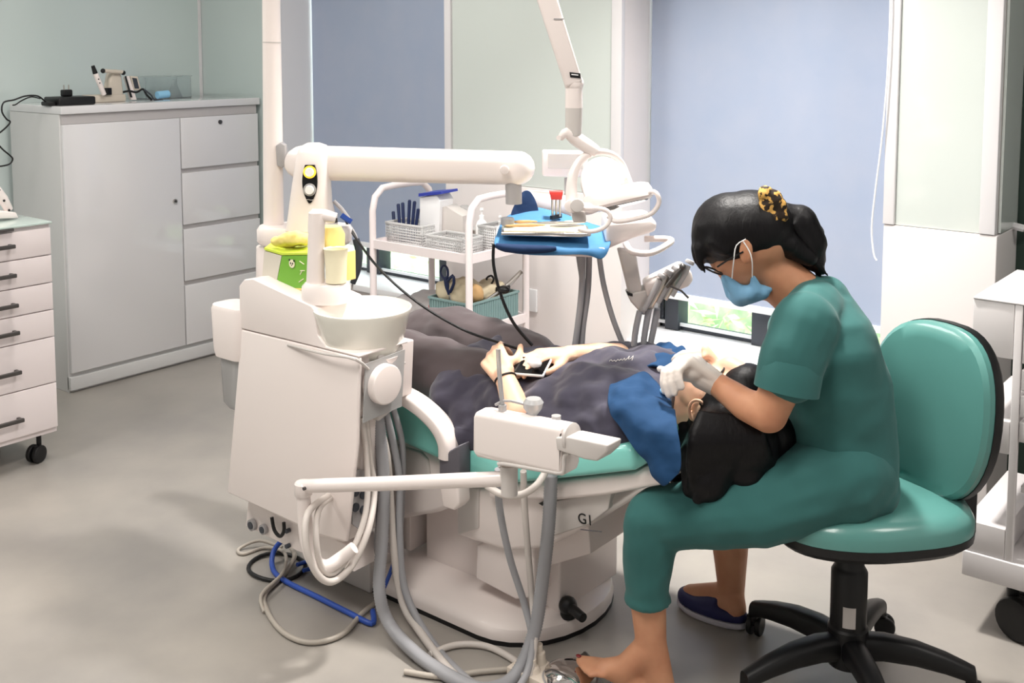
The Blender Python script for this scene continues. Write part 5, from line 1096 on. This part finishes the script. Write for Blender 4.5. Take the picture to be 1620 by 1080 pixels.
hand(wrf, (N(1095, 570, .10)-wrf), (-Fh*0.5-Zv*0.5), 'glove', t, 'glove_right', 1.0, [(0.8, 0.8, 0.3)]*4, thumb=(0.5, 0.5), extra=lambda b: b.cap(N(1146, 592, .155), N(1128, 584, .14), 0.027, 0.028))
# slipper on the far foot
b = MB(); hl = V((ah.x, ah.y, 0.0)); tt_ = V((tf.x, tf.y, 0.0)); sd_ = (tt_-hl).normalized(); sw = V((-sd_.y, sd_.x, 0)); tip = tt_+sd_*0.035; hb = hl-sd_*0.035; Ls = (tip-hb).length
def sole(z, k, g=1.0): 
    out = []
    for i in range(32):
        a = 2*PI*i/32; cx, cy = math.cos(a), math.sin(a); m_ = (hb+tip)/2
        out.append(m_+sd_*cx*Ls/2*k+sw*math.copysign(abs(cy)**.85, cy)*(0.045+0.006*cx)*k*g+Z_*(z+0.012*max(0, cx-.5)))
    return out
b.rings([sole(0.002, .95), sole(0.006, 1), sole(0.014, 1.0), sole(0.017, .98)]); so = b.build('slipper_sole', 'slipper_edge', t)
b = MB(); b.rings([sole(0.0173, .97), sole(0.028, 1.0), sole(0.040, .96), sole(0.046, .86)]); mid = tip-sd_*0.10
b.loft([(mid-sd_*.03+Z_*.038, sw*.044, Z_*.030), (mid+Z_*.034, sw*.046, Z_*.030), (mid+sd_*.05+Z_*.028, sw*.040, Z_*.022), (mid+sd_*.088+Z_*.022, sw*.022, Z_*.012)], 20)
blob(b, 'slipper', 'slipper_navy', t, vox=0.005, it=3)

# ------------------------------------------------------------------ the patient
t = thing('person', 'person with long black hair lying back in the dental chair, hands on belly', 'person', (-1.7, 2.25, 0.45))
AX = 2.25
b = MB()
E_ = lambda x, y, Y: PY(x, y, Y)
hd_ = V((-1.155, AX, 0.665))
b.ell(hd_, (0.098, 0.076, 0.088)); b.ell(hd_+V((-0.055, 0, 0.012)), (0.070, 0.062, 0.070)); b.cap(hd_+V((-0.085, 0, 0.045)), hd_+V((-0.118, 0, 0.03)), 0.032, 0.026)
b.cap(hd_+V((-0.02, 0, 0.082)), hd_+V((-0.055, 0, 0.112)), 0.010, 0.012); b.cap(hd_+V((-0.05, -.014, 0.10)), hd_+V((-0.05, .014, 0.10)), 0.009); 
b.cap(hd_+V((-0.082, -.014, 0.082)), hd_+V((-0.082, .014, 0.082)), 0.010)
for s in (-1, 1): b.ell(hd_+V((-0.012, s*0.030, 0.074)), (0.014, 0.018, 0.010))
b.cap(hd_+V((0.01, 0, 0.078)), hd_+V((0.05, 0, 0.065)), 0.03, 0.03)
b.cap(hd_+V((-0.05, 0, -0.03)), (-1.30, AX, 0.60), 0.055, 0.062)
b.chain([(-1.33, AX, 0.60), (-1.55, AX, 0.58), (-1.78, AX, 0.56)], [0.09, 0.095, 0.10]); b.cap((-1.34, AX-.15, .61), (-1.34, AX+.15, .61), 0.05)
# arms
b.chain([(-1.36, AX-.19, .60), E_(815, 684, 2.00), E_(822, 654, 2.00)], [0.038, 0.037, 0.037])
wl = E_(797, 592, 2.035); b.chain([E_(820, 655, 2.00), wl], [0.038, 0.024])
b.chain([(-1.33, AX+.19, .60), E_(968, 575, 2.46), E_(950, 566, 2.42)], [0.045, 0.042, 0.038])
wr_ = E_(900, 560, 2.20); b.chain([E_(978, 564, 2.34), E_(945, 561, 2.27), wr_], [0.036, 0.031, 0.023])
# legs
for s in (-1, 1): b.chain([(-1.80, AX+s*.09, .57), (-2.16, AX+s*.11, .60), (-2.62, AX+s*.12, .52), (-2.72, AX+s*.12, .56)], [0.075, 0.055, 0.035, 0.03])
hand(wl, E_(777, 560, 2.07)-wl, (X_*0.8+Z_*0.15), None, t, '', 0.98, [(-0.55, -1.1, -0.5), (-0.5, -1.1, -0.5), (-0.55, -1.1, -0.5), (-0.7, -1.1, -0.5)], thumb=(0.35, 0.8), spread=0.0205, fr=0.009, pr=0.0105, into=b)
hand(wr_, E_(856, 563, 2.13)-wr_, (-Y_*0.8+X_*0.3), None, t, '', 0.95, [(0.25, 0.5, 0.4)]*4, thumb=(0.7, -0.4), fr=0.009, pr=0.013, into=b)
body = blob(b, 'body', 'skin_patient', t, vox=0.0045, it=4)
# ear
b = MB(); ec = E_(1101, 648, AX-.071); b.tube([ec+X_*.004+Z_*-.026, ec+X_*-.010+Z_*-.020-Y_*.004, ec+X_*-.014+Z_*0-Y_*.007, ec+X_*-.008+Z_*.018-Y_*.007, ec+X_*.006+Z_*.026-Y_*.006, ec+X_*.018+Z_*.022-Y_*.004, ec+X_*.022+Z_*.008], [.006, .0055, .004, .0038, .004, .004, .003], 10, sp=4); b.ell(ec+Z_*-.018, (.010, .005, .011)); b.ell(ec+X_*.004+Y_*.004, (.019, .006, .025)); b.ell(ec+X_*.014+Y_*.0, (.010, .006, .016)); blob(b, 'ear', 'skin_patient', t, vox=0.002, it=2)
b = MB(); 
for s in (-1, 1): b.tube([hd_+V((0.006, s*0.018, 0.088)), hd_+V((0.010, s*0.032, 0.084)), hd_+V((0.006, s*0.046, 0.074))], 0.0022, 6, sp=2)
b.build('eyebrow', 'hair_black', t)
b = MB(); b.tube([hd_+V((-0.088, -.018, 0.089)), hd_+V((-0.087, 0, 0.093)), hd_+V((-0.088, .018, 0.089))], 0.004, 8); b.build('lips', 'lip', t)
# hair: cap and the long fall over the stool sitter's lap
b = MB(); b.ell(hd_+V((0.028, 0, -0.012)), (0.105, 0.090, 0.092)); b.ell(hd_+V((0.055, 0, 0.02)), (0.07, 0.078, 0.078)); b.ell(hd_+V((-0.005, 0, -0.05)), (0.085, 0.085, 0.07))
G2 = lambda x, y, d=0: PD(x, y, 2.34+d)
b.chain([hd_+V((0.03, -.03, -.05)), G2(1135, 710), G2(1120, 760, -.03), G2(1104, 788, -.06)], [0.080, 0.075, 0.050, 0.014])
b.chain([hd_+V((0.06, -.0, -.04)), G2(1180, 700), G2(1180, 742, -.02)], [0.080, 0.080, 0.050])
b.chain([hd_+V((0.06, 0, -.05)), G2(1220, 690, .02), G2(1228, 730, .0)], [0.07, 0.060, 0.040])
b.chain([hd_+V((-.02, -.04, -.06)), G2(1096, 720, .0), G2(1092, 775, -.03)], [0.04, 0.032, 0.018])
b.cap(hd_+V((-.02, -.045, -.06)), hd_+V((-.05, -.085, -.15)), .040, .034); b.cap(hd_+V((-.08, -.03, -.07)), hd_+V((-.07, -.10, -.17)), .03, .024)
for i in range(15):
    f_ = i/14; x0_ = 1112+f_*88; x1_ = 1092+f_*136+random.uniform(-4, 4); yb_ = 792-f_*34+random.uniform(-8, 6)
    b.tube([G2(x0_, 652+f_*8, -.045), G2((x0_+x1_)/2-6, 700, -.075), G2(x1_, 745, -.062+.03*f_), G2(x1_+3, yb_, -.04+.03*f_)], [.012, .012, .010, .003], 10, sp=4)
blob(b, 'hair', 'hair_black', t, vox=0.005, it=3)
# jacket over torso and hips
b = MB()
J = [(-1.915, .225, .095, .555), (-1.90, .235, .115, .56), (-1.86, .25, .108, .56), (-1.76, .25, .105, .555), (-1.62, .245, .113, .575), (-1.48, .25, .125, .60), (-1.37, .245, .115, .615), (-1.30, .20, .095, .62), (-1.265, .10, .06, .62)]
b.loft([(V((x, AX, z)), Y_*w_, Z_*h_) for x, w_, h_, z in J], 36, e=2.6)
b.chain([(-1.33, AX-.19, .612), E_(826, 684, 1.995)], [0.066, 0.058]); b.chain([(-1.32, AX+.19, .615), E_(958, 575, 2.43)], [0.062, 0.052])
b.cap(E_(735, 695, 2.01), E_(800, 700, 2.03), 0.03, 0.03)
for (xa, ya, xb, yb_) in ((905, 645, 862, 700), (850, 650, 760, 690), (735, 620, 770, 680), (705, 635, 745, 690)): b.cap(E_(xa, ya, 2.03), E_(xb, yb_, 2.01), .009, .007)
jacket = blob(b, 'jacket', 'navy_cloth', t, vox=0.007, it=4, fold=(0.075, 0.04))
# trousers
b = MB()
b.chain([(-1.83, AX-.10, .57), (-2.12, AX-.11, .605), (-2.60, AX-.12, .53)], [0.115, 0.092, 0.060]); b.chain([(-1.83, AX+.11, .58), (-2.14, AX+.13, .625), (-2.60, AX+.13, .54)], [0.11, 0.090, 0.060])
blob(b, 'trousers', 'brown_cloth', t, vox=0.008, it=4, fold=(0.09, 0.02))
b = MB()
for s in (-1, 1): b.cap((-2.62, AX+s*.12, .50), (-2.72, AX+s*.13, .60), .036, .034)
blob(b, 'sock', 'black', t, vox=0.008)
b = MB(); ax = (E_(820, 655, 2.00)-wl).normalized(); c_ = wl+ax*0.012; u_ = ax.orthogonal().normalized(); w_ = ax.cross(u_)
b.tube([c_+(u_*math.cos(a)+w_*math.sin(a))*0.0265 for a in [2*PI*i/24 for i in range(24)]], 0.0025, 8, closed=True); b.build('bracelet', 'black', t)
# embroidery on the jacket
b = MB(); s0 = E_(962, 566, AX-.06)
pts = []
for i, (dx, dy) in enumerate(((0, 4), (3, 1), (5, 4), (8, 2), (10, 5), (13, 1), (15, 4), (18, 1), (20, 4), (23, 0), (24, 4), (28, 0), (30, -3), (29, 3), (33, 1), (36, -3), (34, 5))): pts.append((dx, dy))
def onto(o, x, y, off=0.0015):          # the point of the cloth surface there
    d = ray(x, y).normalized(); L = ABS[o]; ok, loc, nrm_, _ = o.ray_cast(C0-L, d)
    return (loc+L+nrm_*off) if ok else None
q_ = [onto(jacket, 964+dx*1.05, 569+dy*0.9-dx*0.08) for dx, dy in pts]; q_ = [p for p in q_ if p is not None]
b = MB(); b.tube(q_, 0.0009, 6, sp=3); b.build('embroidered_mark', 'unit_grey', t)
# phone in the hands
p = E_(838, 580, 2.085); tp = thing('mobile_phone', 'black and white phone held on the belly between both hands', 'phone', p)
M_ = Matrix.Rotation(0.05, 3, 'Y') @ Matrix.Rotation(0.45, 3, 'X') @ Matrix.Rotation(0.25, 3, 'Z')
b = MB(); b.box((-.050, -.032, -.004), (.050, .032, .004))
for v in b.bm.verts: v.co = M_ @ v.co + p
b.build('case', 'button_white', tp, bev=0.003)
b = MB(); b.box((-.047, -.029, .0042), (.047, .029, .0052))
for v in b.bm.verts: v.co = M_ @ v.co + p
b.build('screen', 'black_gloss', tp)
b = MB(); b.ell(E_(846, 574, 2.07), (.022, .016, .013)); blob(b, 'tissue_wad', 'button_white', vox=0.004, fold=(0.02, 0.006), label='white tissue wad held under the right hand on the belly', category='tissue')
# blue drape: bib over chest, near side hanging down
B = lambda x, y, Y: PY(x, y, Y)
rows = [
 [B(1002, 566, 2.40), B(1040, 545, 2.40), B(1068, 547, 2.38), B(1092, 556, 2.36)],
 [B(990, 578, 2.30), B(1018, 560, 2.30), B(1052, 558, 2.30), B(1082, 572, 2.30)],
 [B(985, 588, 2.20), B(1006, 578, 2.20), B(1034, 578, 2.22), B(1060, 592, 2.22)]]
sheet('blue_bib', rows, 'drape_blue', thick=0.005, wob=0.035, wsc=18, label='blue cloth bib bunched at the patient far shoulder and neck', category='cloth')
rows = [
 [B(985, 592, 2.16), B(1008, 588, 2.15), B(1030, 597, 2.14), B(1050, 618, 2.12), B(1062, 634, 2.10)],
 [B(962, 604, 2.06), B(988, 606, 2.04), B(1014, 622, 2.03), B(1042, 640, 2.03), B(1066, 652, 2.04)],
 [B(957, 634, 1.99), B(984, 640, 1.975), B(1012, 655, 1.965), B(1042, 668, 1.965), B(1070, 672, 1.98)],
 [B(972, 668, 1.965), B(996, 680, 1.955), B(1022, 692, 1.95), B(1050, 700, 1.95), B(1077, 706, 1.96)],
 [B(1006, 706, 1.95), B(1024, 722, 1.945), B(1040, 732, 1.94), B(1058, 736, 1.94), B(1078, 738, 1.95)],
 [B(1040, 758, 1.945), B(1046, 764, 1.94), B(1051, 769, 1.938), B(1058, 764, 1.94), B(1074, 748, 1.945)]]
sheet('blue_towel', rows, 'drape_blue', thick=0.005, wob=0.032, wsc=14, label='dark blue cloth hanging over the patient near shoulder to a point', category='cloth')
b = MB(); b.cap(B(1056, 592, 2.14), B(1064, 606, 2.13), .012, .012); b.cap(B(1048, 618, 2.10), B(1060, 622, 2.08), .008, .007); blob(b, 'paper_bib', 'paper_sky', vox=0.004, fold=(0.02, 0.006), label='light blue crumpled paper at the patient chin beneath the glove', category='paper')
